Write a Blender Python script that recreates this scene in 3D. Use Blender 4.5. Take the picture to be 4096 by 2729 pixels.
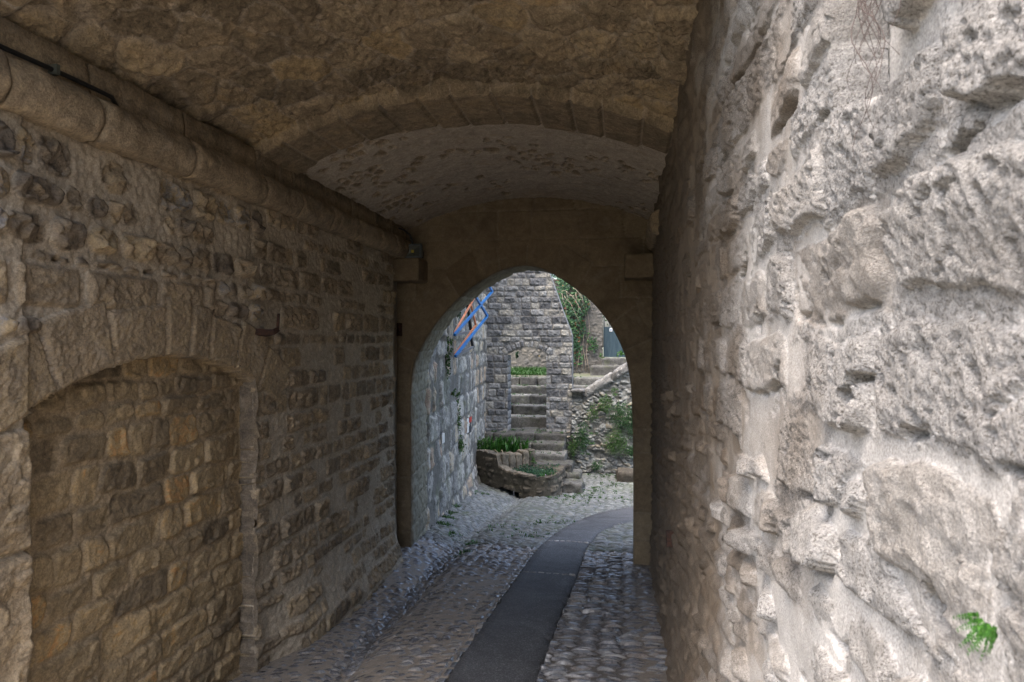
import bpy, math, random
import numpy as np
from mathutils import Vector

random.seed(7)
R = np.random.default_rng(11)
S = bpy.context.scene
COL = S.collection
for o in list(bpy.data.objects):
    bpy.data.objects.remove(o)

# ------------------------------------------------------------------ camera
CAM = np.array((0.0, 0.0, 1.6))
YAW = math.atan(254 / 1569.0)
cam_data = bpy.data.cameras.new("camera")
cam_data.lens, cam_data.sensor_width = 24.0, 36.0
cam_data.clip_start, cam_data.clip_end = 0.05, 2000
cam_data.dof.use_dof = True
cam_data.dof.focus_distance = 8.0
cam_data.dof.aperture_fstop = 13.0
cam = bpy.data.objects.new("camera", cam_data)
cam.location = CAM
cam.rotation_euler = (math.radians(90), 0, YAW)
COL.objects.link(cam)
S.camera = cam

# ------------------------------------------------------------------ sky, sun, exposure
SUN_EL, SUN_AZ = math.radians(66), math.radians(212)
world = bpy.data.worlds.new("World")
S.world = world
world.use_nodes = True
wn = world.node_tree
bg = wn.nodes["Background"]
sky = wn.nodes.new("ShaderNodeTexSky")
sky.sky_type = 'NISHITA'
sky.sun_disc = False
sky.sun_elevation = SUN_EL
sky.sun_rotation = SUN_AZ
sky.air_density = 1.0
sky.dust_density = 5.0
sky.ozone_density = 1.0
wn.links.new(sky.outputs[0], bg.inputs[0])
bg.inputs[1].default_value = 0.15
sun_d = bpy.data.lights.new("sun", 'SUN')
sun_d.energy = 1.0
sun_d.angle = math.radians(95)
sun_d.color = (1.0, 0.985, 0.96)
sun = bpy.data.objects.new("sun", sun_d)
sdir = Vector((math.sin(SUN_AZ) * math.cos(SUN_EL), math.cos(SUN_AZ) * math.cos(SUN_EL), math.sin(SUN_EL)))
sun.rotation_euler = sdir.to_track_quat('Z', 'Y').to_euler()
COL.objects.link(sun)
S.view_settings.view_transform = 'Standard'
S.view_settings.look = 'None'
S.view_settings.gamma = 1.0
S.view_settings.use_curve_mapping = False
S.view_settings.exposure = 2.25
S.cycles.max_bounces = 10
S.cycles.diffuse_bounces = 8
S.cycles.use_adaptive_sampling = True

# ------------------------------------------------------------------ noise (numpy)
_T = R.random(65536).astype(np.float32)
_GA = (R.random(65536) * 2 * np.pi).astype(np.float32)
_GX, _GY = np.cos(_GA), np.sin(_GA)


def rnd(ids, k):
    return _T[(ids.astype(np.int64) * 9301 + k * 49297 + 233) & 65535]


def _hash(xi, yi, seed):
    return ((xi * 73856093) ^ (yi * 19349663) ^ (seed * 83492791)) & 65535


def pn(x, y, seed=0):
    xf, yf = np.floor(x), np.floor(y)
    xi, yi = xf.astype(np.int64), yf.astype(np.int64)
    fx, fy = (x - xf).astype(np.float32), (y - yf).astype(np.float32)
    u = fx * fx * fx * (fx * (fx * 6 - 15) + 10)
    v = fy * fy * fy * (fy * (fy * 6 - 15) + 10)

    def g(ix, iy, dx, dy):
        h = _hash(ix, iy, seed)
        return _GX[h] * dx + _GY[h] * dy
    a = g(xi, yi, fx, fy)
    b = g(xi + 1, yi, fx - 1, fy)
    c = g(xi, yi + 1, fx, fy - 1)
    d = g(xi + 1, yi + 1, fx - 1, fy - 1)
    return (a + u * (b - a) + v * ((c + u * (d - c)) - (a + u * (b - a)))) * 1.5


def fbm(x, y, octv=4, seed=0, gain=0.5):
    r, a = 0, 1.0
    for o in range(octv):
        r = r + a * pn(x, y, seed + o * 17)
        x, y, a = x * 2.03 + 3.1, y * 2.03 + 1.7, a * gain
    return r


def ridged(x, y, octv=4, seed=0, gain=0.5):
    r, a = 0, 1.0
    for o in range(octv):
        r = r + a * (1 - 2 * np.abs(pn(x, y, seed + o * 13)))
        x, y, a = x * 2.07 + 1.3, y * 2.07 + 4.7, a * gain
    return r


def worley(x, y, seed=0, jit=0.85):
    """cell noise: F1, F2, id of the nearest cell, offset to its point (cell units)"""
    xi, yi = np.floor(x).astype(np.int64), np.floor(y).astype(np.int64)
    f1 = np.full(x.shape, 9.0, np.float32)
    f2 = f1.copy()
    idn = np.zeros(x.shape, np.int64)
    ox, oy = np.zeros_like(f1), np.zeros_like(f1)
    for dx in (-1, 0, 1):
        for dy in (-1, 0, 1):
            cx, cy = xi + dx, yi + dy
            h = _hash(cx, cy, seed)
            px = cx + 0.5 + (_T[h] - 0.5) * jit
            py = cy + 0.5 + (_T[(h * 31 + 77) & 65535] - 0.5) * jit
            ddx, ddy = (x - px).astype(np.float32), (y - py).astype(np.float32)
            d = np.sqrt(ddx * ddx + ddy * ddy)
            near = d < f1
            f2 = np.where(near, f1, np.minimum(f2, d))
            ox, oy = np.where(near, ddx, ox), np.where(near, ddy, oy)
            idn = np.where(near, (cx + 4096) * 8192 + (cy + 4096), idn)
            f1 = np.where(near, d, f1)
    return f1, f2, idn, ox, oy


def sstep(a, b, x):
    t = np.clip((x - a) / (b - a), 0, 1)
    return t * t * (3 - 2 * t)


def facets(u, v, s, seed):
    """broken, chipped stone: every cell is a plane tilted its own way"""
    f1, f2, idn, ox, oy = worley(u / s, v / s, seed)
    k = sstep(0.0, 0.18, f2 - f1)
    return ((rnd(idn, 1) - 0.5) * ox * 2 + (rnd(idn, 2) - 0.5) * oy * 2 + (rnd(idn, 3) - 0.5) * 0.7) * (0.35 + 0.65 * k)


def courses(u, v, vb, w0, w1, seed, joint=0.012, r=0.03, hjit=0.0):
    """stones laid in courses: id, depth inside the stone (m, > 0), local centre"""
    vb = np.asarray(vb, np.float64)
    row = np.clip(np.searchsorted(vb, v.ravel()) - 1, 0, len(vb) - 2).reshape(v.shape)
    rg = np.random.default_rng(seed)
    umin, umax = float(u.min()) - 0.5, float(u.max()) + 0.5
    idn = np.zeros(u.shape, np.int64)
    u0, u1 = np.zeros(u.shape), np.zeros(u.shape)
    for k in range(len(vb) - 1):
        e = [umin - rg.random() * w1]
        hh = vb[k + 1] - vb[k]
        while e[-1] < umax:
            e.append(e[-1] + (w0 + (w1 - w0) * rg.random() ** 1.5) * (0.6 + 0.4 * hh / np.mean(np.diff(vb))))
        e = np.array(e)
        m = row == k
        c = np.clip(np.searchsorted(e, u[m]) - 1, 0, len(e) - 2)
        idn[m] = k * 1000 + c + 1
        u0[m], u1[m] = e[c], e[c + 1]
    idn = idn + seed * 300000
    hj = (rnd(idn, 9) - 0.5) * hjit
    v0 = vb[row] + joint / 2
    v1 = vb[row + 1] - joint / 2 - np.abs(hj)
    a0, a1 = u0 + joint / 2, u1 - joint / 2
    cu, cv = (a0 + a1) / 2, (v0 + v1) / 2
    rr = np.minimum(r, np.minimum(a1 - a0, v1 - v0) * 0.45)
    qx, qy = np.abs(u - cu) - (a1 - a0) / 2 + rr, np.abs(v - cv) - (v1 - v0) / 2 + rr
    d = rr - np.sqrt(np.maximum(qx, 0) ** 2 + np.maximum(qy, 0) ** 2) - np.minimum(np.maximum(qx, qy), 0)
    return idn, d, cu, cv


def cells(u, v, su, sv, seed, jit=0.8, joint=0.015):
    f1, f2, idn, ox, oy = worley(u / su, v / sv, seed, jit)
    d = (f2 - f1) * 0.5 * min(su, sv) - joint / 2
    return idn + seed * 7, d, u - ox * su, v - oy * sv


def bounds(a, b, h0, h1, seed):
    rg = np.random.default_rng(seed)
    r = [a]
    while r[-1] < b:
        r.append(r[-1] + h0 + (h1 - h0) * rg.random())
    return r


def stone_h(u, v, idn, d, cu, cv, proud, vary, edge, tilt, fac=0.0, fs=0.1, seed=3):
    """relief of a stone: rounded edge, its own projection and tilt, chipped facets"""
    s = np.clip(d / edge, 0, 1)
    prof = np.sqrt(np.maximum(0, 1 - (1 - s) ** 2))
    h = prof * (proud + vary * (rnd(idn, 4) - 0.5) * 2)
    h = h + s * tilt * ((rnd(idn, 5) - 0.5) * (u - cu) + (rnd(idn, 6) - 0.5) * (v - cv)) * 2
    if fac:
        h = h + s * fac * facets(u, v, fs, seed)
    return h


# ------------------------------------------------------------------ objects from arrays
def tag(o, label=None, cat=None, group=None, kind=None):
    if label: o["label"] = label
    if cat: o["category"] = cat
    if group: o["group"] = group
    if kind: o["kind"] = kind
    return o


def raw_mesh(name, co, quads, nrm=None, attrs=None, smooth=True):
    me = bpy.data.meshes.new(name)
    n = len(quads)
    k = quads.shape[1]
    me.vertices.add(len(co))
    me.vertices.foreach_set("co", np.ascontiguousarray(co, np.float32).ravel())
    me.loops.add(n * k)
    me.loops.foreach_set("vertex_index", np.ascontiguousarray(quads, np.int32).ravel())
    me.polygons.add(n)
    me.polygons.foreach_set("loop_start", np.arange(0, n * k, k, dtype=np.int32))
    me.polygons.foreach_set("use_smooth", np.full(n, smooth, bool))
    me.update(calc_edges=True)
    for key, a in (attrs or {}).items():
        at = me.attributes.new(key, 'FLOAT', 'POINT')
        at.data.foreach_set("value", np.ascontiguousarray(a, np.float32))
    if nrm is not None:
        at = me.attributes.new("custom_normal", 'FLOAT_VECTOR', 'POINT')
        at.data.foreach_set("vector", np.ascontiguousarray(nrm, np.float32).ravel())
    return me


def place(name, me, mat, parent=None, loc=(0, 0, 0)):
    o = bpy.data.objects.new(name, me)
    if mat is not None and me is not None:
        me.materials.clear()
        me.materials.append(mat)
    if parent is not None:
        o.parent = parent
        pl = parent.location
        pw = parent
        wl = np.array(loc, float)
        while pw is not None:
            wl = wl - np.array(pw.location)
            pw = pw.parent
        o.location = wl
    else:
        o.location = loc
    COL.objects.link(o)
    return o


def empty(name, loc, label, cat, group=None):
    o = bpy.data.objects.new(name, None)
    o.location = loc
    o.empty_display_size = 0.1
    COL.objects.link(o)
    return tag(o, label, cat, group)


_F = 24 / 36 * 1024


def project(P):
    d = P - CAM
    c, s = math.cos(YAW), math.sin(YAW)
    zc = -s * d[..., 0] + c * d[..., 1]
    xc = c * d[..., 0] + s * d[..., 1]
    zz = np.maximum(zc, 0.05)
    return 512 + _F * xc / zz, 341 - _F * d[..., 2] / zz, zc


def relief(name, P0, N, L, mat, label=None, cat=None, kind=None, group=None, part="stone", kinds=None,
           nmax=300, flip=False, skirt=0.035, rest="small_stones", parent=None, close=0.0, min_px=4.0):
    """one masonry surface as displaced grid; each stone of it becomes a part (own mesh), what is left is the bedding"""
    h, ids, mort = L["h"], L["id"], L["mort"]
    P = P0 + N * h[..., None]
    nu, nv = h.shape
    gu, gv = np.gradient(P, axis=0), np.gradient(P, axis=1)
    nn = np.cross(gu, gv)
    nn /= np.linalg.norm(nn, axis=-1, keepdims=True) + 1e-12
    if (np.sum(nn * N) < 0):
        nn = -nn
        flip = True
    else:
        flip = False
    ix = np.arange(nu * nv).reshape(nu, nv)
    a, b, c, d = ix[:-1, :-1], ix[1:, :-1], ix[1:, 1:], ix[:-1, 1:]
    q = np.stack((a, d, c, b) if flip else (a, b, c, d), -1).reshape(-1, 4)
    i00, i10, i11, i01 = ids[:-1, :-1], ids[1:, :-1], ids[1:, 1:], ids[:-1, 1:]
    fid = np.where(i00 == i11, i00, np.where(i10 == i01, i10, -1)).ravel()
    cut = L.get("cut")
    keep = np.ones(len(q), bool)
    if cut is not None:
        cc = (cut[:-1, :-1].astype(int) + cut[1:, :-1] + cut[1:, 1:] + cut[:-1, 1:]).ravel()
        keep = cc < 2
    q, fid = q[keep], fid[keep]
    PF, NF = P.reshape(-1, 3), nn.reshape(-1, 3)
    zero = np.zeros(h.shape, np.float32)
    at = {"mort": mort.reshape(-1), "tint": rnd(np.maximum(ids, 0), 7).reshape(-1) if "tint" not in L else L["tint"].reshape(-1),
          "aux": L.get("aux", zero).reshape(-1)}
    sx, sy, sz = project(PF)
    inside = (sz > 0.1) & (sx > -5) & (sx < 1029) & (sy > -5) & (sy < 687)
    qx, qy = sx[q], sy[q]
    area = 0.5 * np.abs((qx[:, 2] - qx[:, 0]) * (qy[:, 3] - qy[:, 1]) - (qx[:, 3] - qx[:, 1]) * (qy[:, 2] - qy[:, 0]))
    area = np.where(inside[q].all(1), area, 0)
    base = PF[q.ravel()].mean(0)
    base[2] = PF[q.ravel(), 2].min()

    def sub(faces, origin, sk):
        vi, inv = np.unique(faces, return_inverse=True)
        f = inv.reshape(-1, 4)
        co, nr = PF[vi] - origin, NF[vi]
        av = {k: x[vi] for k, x in at.items()}
        if sk:
            e = np.concatenate([f[:, [0, 1]], f[:, [1, 2]], f[:, [2, 3]], f[:, [3, 0]]])
            n = len(vi)
            key = e[:, 0].astype(np.int64) * n + e[:, 1]
            rev = e[:, 1].astype(np.int64) * n + e[:, 0]
            be = e[~np.isin(key, rev)]
            bv, binv = np.unique(be, return_inverse=True)
            be2 = binv.reshape(-1, 2)
            N0 = N.reshape(-1, 3)[vi][bv] if N.ndim == 3 else np.broadcast_to(N, (len(bv), 3))
            low = co[bv] - N0 * sk
            m = len(bv)
            # doubled rim so the surface keeps its own normals
            co = np.concatenate([co, co[bv], low])
            nr = None
            f = np.concatenate([f, np.stack([n + be2[:, 1], n + be2[:, 0], n + m + be2[:, 0], n + m + be2[:, 1]], -1)])
            av = {k: np.concatenate([x, x[bv], x[bv]]) for k, x in av.items()}
            nr = np.concatenate([NF[vi], N0 * 0 + NF[vi][bv], NF[vi][bv]])
        return raw_mesh(name, co, f.astype(np.int32), nr, av)

    order = np.argsort(fid, kind="stable")
    fs = fid[order]
    uniq, start = np.unique(fs, return_index=True)
    end = np.append(start[1:], len(fs))
    score = np.array([area[order[s:e]].sum() if i >= 0 else 0 for i, s, e in zip(uniq, start, end)])
    chosen = [k for k in np.argsort(-score) if uniq[k] >= 0 and score[k] > min_px][:nmax]
    cs = set(chosen)
    bodyf, restf = [], []
    for k, (i, s, e) in enumerate(zip(uniq, start, end)):
        if k in cs:
            continue
        (bodyf if i < 0 else restf).append(q[order[s:e]])
    allbody = np.concatenate(bodyf) if bodyf else q[:1]
    body = place(name, sub(allbody, base, close), mat, parent, base)
    tag(body, label, cat, group, kind)
    for k in chosen:
        f = q[order[start[k]:end[k]]]
        org = PF[f.ravel()].mean(0)
        nm = part
        if kinds is not None:
            nm = kinds(uniq[k])
        o = place(nm, sub(f, org, skirt), mat, body, org)
    if restf:
        f = np.concatenate(restf)
        o = place(rest, sub(f, base, 0), mat, body, base)
        o["kind"] = "stuff"
    return body


def to_obj(name, co, faces, mat, parent=None, loc=None, smooth=False, attrs=None):
    """plain mesh object; co in world space"""
    co = np.asarray(co, float)
    if loc is None:
        loc = co.mean(0)
        loc[2] = co[:, 2].min()
    me = bpy.data.meshes.new(name)
    me.from_pydata((co - np.asarray(loc)).tolist(), [], [list(map(int, f)) for f in faces])
    me.polygons.foreach_set("use_smooth", np.full(len(me.polygons), smooth, bool))
    for key, a in (attrs or {}).items():
        at = me.attributes.new(key, 'FLOAT', 'POINT')
        at.data.foreach_set("value", np.ascontiguousarray(a, np.float32))
    return place(name, me, mat, parent, loc)


def box(name, lo, hi, mat, parent=None):
    x0, y0, z0 = lo
    x1, y1, z1 = hi
    co = [(x0, y0, z0), (x1, y0, z0), (x1, y1, z0), (x0, y1, z0), (x0, y0, z1), (x1, y0, z1), (x1, y1, z1), (x0, y1, z1)]
    f = [(0, 3, 2, 1), (4, 5, 6, 7), (0, 1, 5, 4), (1, 2, 6, 5), (2, 3, 7, 6), (3, 0, 4, 7)]
    return to_obj(name, co, f, mat, parent)


def rough_block(name, lo, hi, mat, parent=None, seed=1, res=0.05, rad=0.03, amp=0.015, ns=6.0, rot=0.0, tint=None, fac=0.0, tilt=(0, 0)):
    """a worn stone block: rounded box with uneven faces, built where it lies"""
    lo, hi = np.array(lo, float), np.array(hi, float)
    c, hs = (lo + hi) / 2, (hi - lo) / 2
    n = np.clip(np.ceil(2 * hs / res).astype(int), 2, 40)
    vs, fs, base = [], [], 0
    for ax in range(3):
        b1, b2 = (ax + 1) % 3, (ax + 2) % 3
        for sg in (-1, 1):
            g1, g2 = np.meshgrid(np.linspace(-1, 1, n[b1] + 1), np.linspace(-1, 1, n[b2] + 1), indexing='ij')
            p = np.zeros(g1.shape + (3,))
            p[..., ax], p[..., b1], p[..., b2] = sg, g1, g2
            vs.append(p.reshape(-1, 3) * hs)
            ix = np.arange(g1.size).reshape(g1.shape) + base
            a, b_, c_, d_ = ix[:-1, :-1].ravel(), ix[1:, :-1].ravel(), ix[1:, 1:].ravel(), ix[:-1, 1:].ravel()
            fs.append(np.stack((a, b_, c_, d_) if sg > 0 else (a, d_, c_, b_), -1))
            base += g1.size
    p = np.concatenate(vs)
    f = np.concatenate(fs)
    key = np.round(p * 1e5).astype(np.int64)
    _, first, inv = np.unique(key, axis=0, return_index=True, return_inverse=True)
    p, f = p[first], inv.reshape(-1)[f]
    r = min(rad, hs.min() * 0.9)
    inner = np.clip(p, -(hs - r), hs - r)
    dv = p - inner
    ln = np.linalg.norm(dv, axis=1, keepdims=True) + 1e-9
    nv = dv / ln
    p = inner + nv * r
    w = p + c
    k = fbm(w[:, 0] * ns + w[:, 2] * ns * 0.7, w[:, 1] * ns + w[:, 2] * ns * 0.7 - w[:, 0], 4, seed)
    p = p + nv * (k * amp)[:, None]
    if fac:
        p = p + nv * (fac * facets(w[:, 0] + w[:, 1] * .8, w[:, 2] + w[:, 1] * .5, 0.1, seed))[:, None]
    p[:, 2] += p[:, 0] * tilt[0] + p[:, 1] * tilt[1]
    if rot:
        cr, sr = math.cos(rot), math.sin(rot)
        p = np.stack((p[:, 0] * cr - p[:, 1] * sr, p[:, 0] * sr + p[:, 1] * cr, p[:, 2]), -1)
    m = len(p)
    t = random.random() if tint is None else tint
    me = raw_mesh(name, p, f.astype(np.int32), None, {"mort": np.zeros(m), "tint": np.full(m, t), "aux": np.zeros(m)})
    return place(name, me, mat, parent, c)


def tube(name, pts, rad, mat, parent=None, seg=8, square=False):
    pts = np.array(pts, float)
    rad = np.broadcast_to(np.asarray(rad, float), (len(pts),))
    if square: seg = 4
    vs, fs = [], []
    up = np.array((0.13, 0.21, 1.0))
    prev = None
    for i, p in enumerate(pts):
        t = pts[min(i + 1, len(pts) - 1)] - pts[max(i - 1, 0)]
        t /= np.linalg.norm(t) + 1e-9
        ref = up if prev is None else prev
        s = np.cross(t, ref)
        if np.linalg.norm(s) < 1e-3: s = np.cross(t, (1, 0, 0))
        s /= np.linalg.norm(s)
        q = np.cross(s, t)
        prev = q
        for k in range(seg):
            an = 2 * math.pi * (k + (0.5 if square else 0)) / seg
            vs.append(p + (s * math.cos(an) + q * math.sin(an)) * rad[i] * (1.41421 if square else 1))
    m = len(pts)
    for i in range(m - 1):
        for k in range(seg):
            fs.append((i * seg + k, i * seg + (k + 1) % seg, (i + 1) * seg + (k + 1) % seg, (i + 1) * seg + k))
    fs.append(tuple(range(seg - 1, -1, -1)))
    fs.append(tuple((m - 1) * seg + k for k in range(seg)))
    return to_obj(name, vs, fs, mat, parent, smooth=not square)


# ------------------------------------------------------------------ materials
def new_mat(name):
    m = bpy.data.materials.new(name)
    m.use_nodes = True
    nt = m.node_tree
    return m, nt, nt.nodes["Principled BSDF"]


def nd(nt, typ, **kw):
    n = nt.nodes.new(typ)
    for k, v in kw.items():
        setattr(n, k, v)
    return n


def noise(nt, vec, scale, detail=5, rough=0.6, dist=0.0):
    n = nd(nt, "ShaderNodeTexNoise")
    n.inputs["Scale"].default_value = scale
    n.inputs["Detail"].default_value = detail
    n.inputs["Roughness"].default_value = rough
    n.inputs["Distortion"].default_value = dist
    nt.links.new(vec, n.inputs["Vector"])
    return n.outputs["Fac"]


def maprange(nt, val, a, b, c, d):
    n = nd(nt, "ShaderNodeMapRange")
    nt.links.new(val, n.inputs[0])
    for i, x in enumerate((a, b, c, d)):
        n.inputs[i + 1].default_value = x
    return n.outputs[0]


def mixc(nt, fac, a, b, blend='MIX'):
    n = nd(nt, "ShaderNodeMix", data_type='RGBA', blend_type=blend)
    for sock, v in ((n.inputs[0], fac), (n.inputs[6], a), (n.inputs[7], b)):
        if hasattr(v, "is_linked"):
            nt.links.new(v, sock)
        elif isinstance(v, tuple):
            sock.default_value = (*v, 1)
        else:
            sock.default_value = v
    return n.outputs[2]


def math_(nt, op, a, b):
    n = nd(nt, "ShaderNodeMath", operation=op)
    for sock, v in ((n.inputs[0], a), (n.inputs[1], b)):
        if hasattr(v, "is_linked"): nt.links.new(v, sock)
        else: sock.default_value = v
    return n.outputs[0]


def attr(nt, name):
    n = nd(nt, "ShaderNodeAttribute", attribute_name=name)
    return n.outputs["Fac"]


def stone_mat(name, ramp, mortar, var=0.45, stains=(), bump=((60, 0.5), (220, 0.35)), bdist=0.006, rough=0.92,
              srough=None, spec=0.3, speck=0.35, speck_scale=90, mortar_var=0.25, grain=14, shade_or_tone=None, mortar2=None, pit_specks=None):
    m, nt, p = new_mat(name)
    pos = nd(nt, "ShaderNodeNewGeometry").outputs["Position"]
    mort, tint, aux = attr(nt, "mort"), attr(nt, "tint"), attr(nt, "aux")
    cr = nd(nt, "ShaderNodeValToRGB")
    el = cr.color_ramp.elements
    while len(el) < len(ramp):
        el.new(0.5)
    for e, (q, c) in zip(el, ramp):
        e.position, e.color = q, (*c, 1)
    big = noise(nt, pos, 3.2, 6, 0.65, 0.6)
    mid = noise(nt, pos, grain, 6, 0.7, 0.8)
    fine = noise(nt, pos, speck_scale, 4, 0.7)
    t2 = math_(nt, 'ADD', tint, maprange(nt, mid, 0.3, 0.7, -0.22, 0.22))
    nt.links.new(t2, cr.inputs[0])
    v1 = maprange(nt, math_(nt, 'ADD', math_(nt, 'MULTIPLY', big, 0.5), math_(nt, 'MULTIPLY', mid, 0.5)), 0.32, 0.68, 1 - var, 1 + var)
    v2 = maprange(nt, fine, 0.3, 0.7, 1 - speck, 1 + speck)
    sc = mixc(nt, 1.0, cr.outputs[0], v1, 'MULTIPLY')
    mv = maprange(nt, mid, 0.3, 0.7, 1 - mortar_var, 1 + mortar_var)
    mc = mixc(nt, 1.0, mixc(nt, aux, mortar, mortar2) if mortar2 else mortar, mv, 'MULTIPLY')
    col = mixc(nt, mort, sc, mc)
    col = mixc(nt, 1.0, col, v2, 'MULTIPLY')
    for c, scl, lo, hi, amt in stains:
        f = maprange(nt, noise(nt, pos, scl, 7, 0.68, 0.7), lo, hi, 0, amt)
        col = mixc(nt, f, col, c)
    if pit_specks:  # dark specks: lichen, with the shade of small pits put into the colour
        c, scl, lo, hi, amt = pit_specks
        f = maprange(nt, noise(nt, pos, scl, 4, 0.7), lo, hi, 0, amt)
        f = math_(nt, 'MULTIPLY', f, maprange(nt, tint, .38, .5, .25, 1))
        f = math_(nt, 'MULTIPLY', f, maprange(nt, mort, 0, 1, 1, .25))
        col = mixc(nt, f, col, c)
    if shade_or_tone:  # multiplied in by aux: right wall's painted shade, gate reveal's greyer stone
        col = mixc(nt, aux, col, mixc(nt, 1.0, col, shade_or_tone, 'MULTIPLY'))
    nt.links.new(col, p.inputs["Base Color"])
    hsum = None
    for scl, amt in bump:
        t = math_(nt, 'MULTIPLY', noise(nt, pos, scl, 5, 0.65), amt)
        hsum = t if hsum is None else math_(nt, 'ADD', hsum, t)
    bp = nd(nt, "ShaderNodeBump")
    bp.inputs["Strength"].default_value = 1.0
    bp.inputs["Distance"].default_value = bdist
    nt.links.new(maprange(nt, mort, 0, 1, 1.0, 0.4), bp.inputs["Strength"])
    nt.links.new(hsum, bp.inputs["Height"])
    nt.links.new(bp.outputs[0], p.inputs["Normal"])
    if srough is None:
        p.inputs["Roughness"].default_value = rough
    else:
        nt.links.new(math_(nt, 'ADD', maprange(nt, mort, 0, 1, srough, rough), maprange(nt, mid, 0.3, 0.7, -0.1, 0.1)), p.inputs["Roughness"])
    p.inputs["Specular IOR Level"].default_value = spec
    return m


def plain_mat(name, col, rough=0.6, metal=0.0, var=0.2, scale=20, bump=0.0, spec=0.4, second=None, streak=None):
    m, nt, p = new_mat(name)
    pos = nd(nt, "ShaderNodeNewGeometry").outputs["Position"]
    if streak:
        mp = nd(nt, "ShaderNodeMapping")
        mp.inputs["Scale"].default_value = streak
        nt.links.new(pos, mp.inputs[0])
        pos = mp.outputs[0]
    n = noise(nt, pos, scale, 6, 0.65)
    if second:
        c = mixc(nt, maprange(nt, n, 0.4, 0.62, 0, 1), col, second)
    else:
        c = mixc(nt, 1.0, col, maprange(nt, n, 0.3, 0.7, 1 - var, 1 + var), 'MULTIPLY')
    nt.links.new(c, p.inputs["Base Color"])
    p.inputs["Roughness"].default_value = rough
    p.inputs["Metallic"].default_value = metal
    p.inputs["Specular IOR Level"].default_value = spec
    if bump:
        b = nd(nt, "ShaderNodeBump")
        b.inputs["Distance"].default_value = bump
        nt.links.new(n, b.inputs["Height"])
        nt.links.new(b.outputs[0], p.inputs["Normal"])
    return m


def leaf_mat(name, c0, c1, rough=0.5):
    m, nt, p = new_mat(name)
    t = attr(nt, "tint")
    c = mixc(nt, t, c0, c1)
    nt.links.new(c, p.inputs["Base Color"])
    p.inputs["Roughness"].default_value = rough
    p.inputs["Specular IOR Level"].default_value = 0.4
    p.inputs["Subsurface Weight"].default_value = 0.0
    tr = nd(nt, "ShaderNodeBsdfTranslucent")
    nt.links.new(c, tr.inputs[0])
    mx = nd(nt, "ShaderNodeMixShader")
    mx.inputs[0].default_value = 0.25
    out = nt.nodes["Material Output"]
    nt.links.new(p.outputs[0], mx.inputs[1])
    nt.links.new(tr.outputs[0], mx.inputs[2])
    nt.links.new(mx.outputs[0], out.inputs[0])
    return m


M_LEFT = stone_mat("passage_stone", [(0, (0.137, 0.112, 0.087)), (.3, (0.214, 0.168, 0.115)), (.6, (0.303, 0.236, 0.157)), (.85, (0.346, 0.265, 0.157)), (1, (0.220, 0.202, 0.187))], (0.364, 0.306, 0.230),
                   var=.35, stains=[((.45, .39, .31), 5, .56, .72, .5), ((.16, .13, .095), 4, .58, .75, .5)], bdist=.014)
M_INFILL = stone_mat("ochre_rubble", [(0, (0.130, 0.100, 0.065)), (.3, (0.219, 0.166, 0.101)), (.6, (0.289, 0.218, 0.127)), (.85, (0.339, 0.252, 0.144)), (.95, (0.339, 0.233, 0.110)), (1, (0.370, 0.218, 0.096))],
                     (0.279, 0.214, 0.136), var=.4, stains=[((.10, .08, .06), 4.5, .55, .75, .5)], bdist=.008)
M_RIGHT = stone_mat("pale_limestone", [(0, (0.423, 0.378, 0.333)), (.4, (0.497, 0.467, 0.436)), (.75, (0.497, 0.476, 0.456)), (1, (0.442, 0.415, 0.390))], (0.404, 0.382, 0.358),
                    var=.25, stains=[((.36, .34, .31), 6, .56, .72, .5), ((.17, .16, .09), 3.1, .68, .8, .45)], bump=((110, .6), (330, 1.2)), bdist=.013, speck=.45, speck_scale=260, mortar_var=.15, shade_or_tone=(.41, .34, .265), pit_specks=((.15, .135, .115), 190, .53, .62, .85))  # multiplier paints the passage shade into the inner stretch of this wall
M_VAULT = stone_mat("vault_stone", [(0, (0.182, 0.144, 0.097)), (.4, (0.267, 0.209, 0.139)), (.75, (0.331, 0.262, 0.174)), (1, (0.345, 0.257, 0.145))], (0.395, 0.344, 0.281),
                    var=.5, stains=[((.29, .195, .085), 3.2, .55, .72, .45), ((.55, .49, .42), 4.1, .66, .72, .7), ((.13, .10, .07), 5, .56, .74, .6)], bdist=.016, bump=((45, .8), (150, .5)))
M_GATE = stone_mat("gate_ashlar", [(0, (0.152, 0.115, 0.072)), (.5, (0.184, 0.141, 0.090)), (1, (0.215, 0.168, 0.109))], (.215, .172, .120), var=.22,
                   stains=[((.09, .07, .05), 2.5, .52, .70, .6), ((.26, .22, .165), 3.4, .58, .72, .6)], bdist=.004, speck=.2, shade_or_tone=(1.2, 1.45, 1.72))  # multiplier turns the left reveal to greyer, paler stone
M_LANE = stone_mat("cobble", [(0, (.075, .075, .08)), (.3, (.12, .12, .13)), (.6, (.18, .18, .18)), (.85, (.16, .135, .12)), (1, (.30, .30, .295))], (.245, .208, .168),
                   var=.3, srough=.20, rough=.88, spec=.75, mortar2=(.085, .075, .066), bdist=.002, bump=((120, .4), (300, .6)), speck=.25,
                   stains=[((.13, .15, .07), 2.2, .64, .76, .35)])
M_LANE2 = stone_mat("dry_cobble", [(0, (0.088, 0.094, 0.099)), (.4, (0.126, 0.135, 0.137)), (.8, (0.170, 0.179, 0.176)), (1, (0.200, 0.209, 0.202))], (0.091, 0.097, 0.090),
                    var=.35, srough=.5, rough=.9, spec=.4, bdist=.003, bump=((90, .5), (250, .6)), speck=.3, stains=[((.085, .105, .055), 1.6, .50, .68, .6)])
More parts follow.
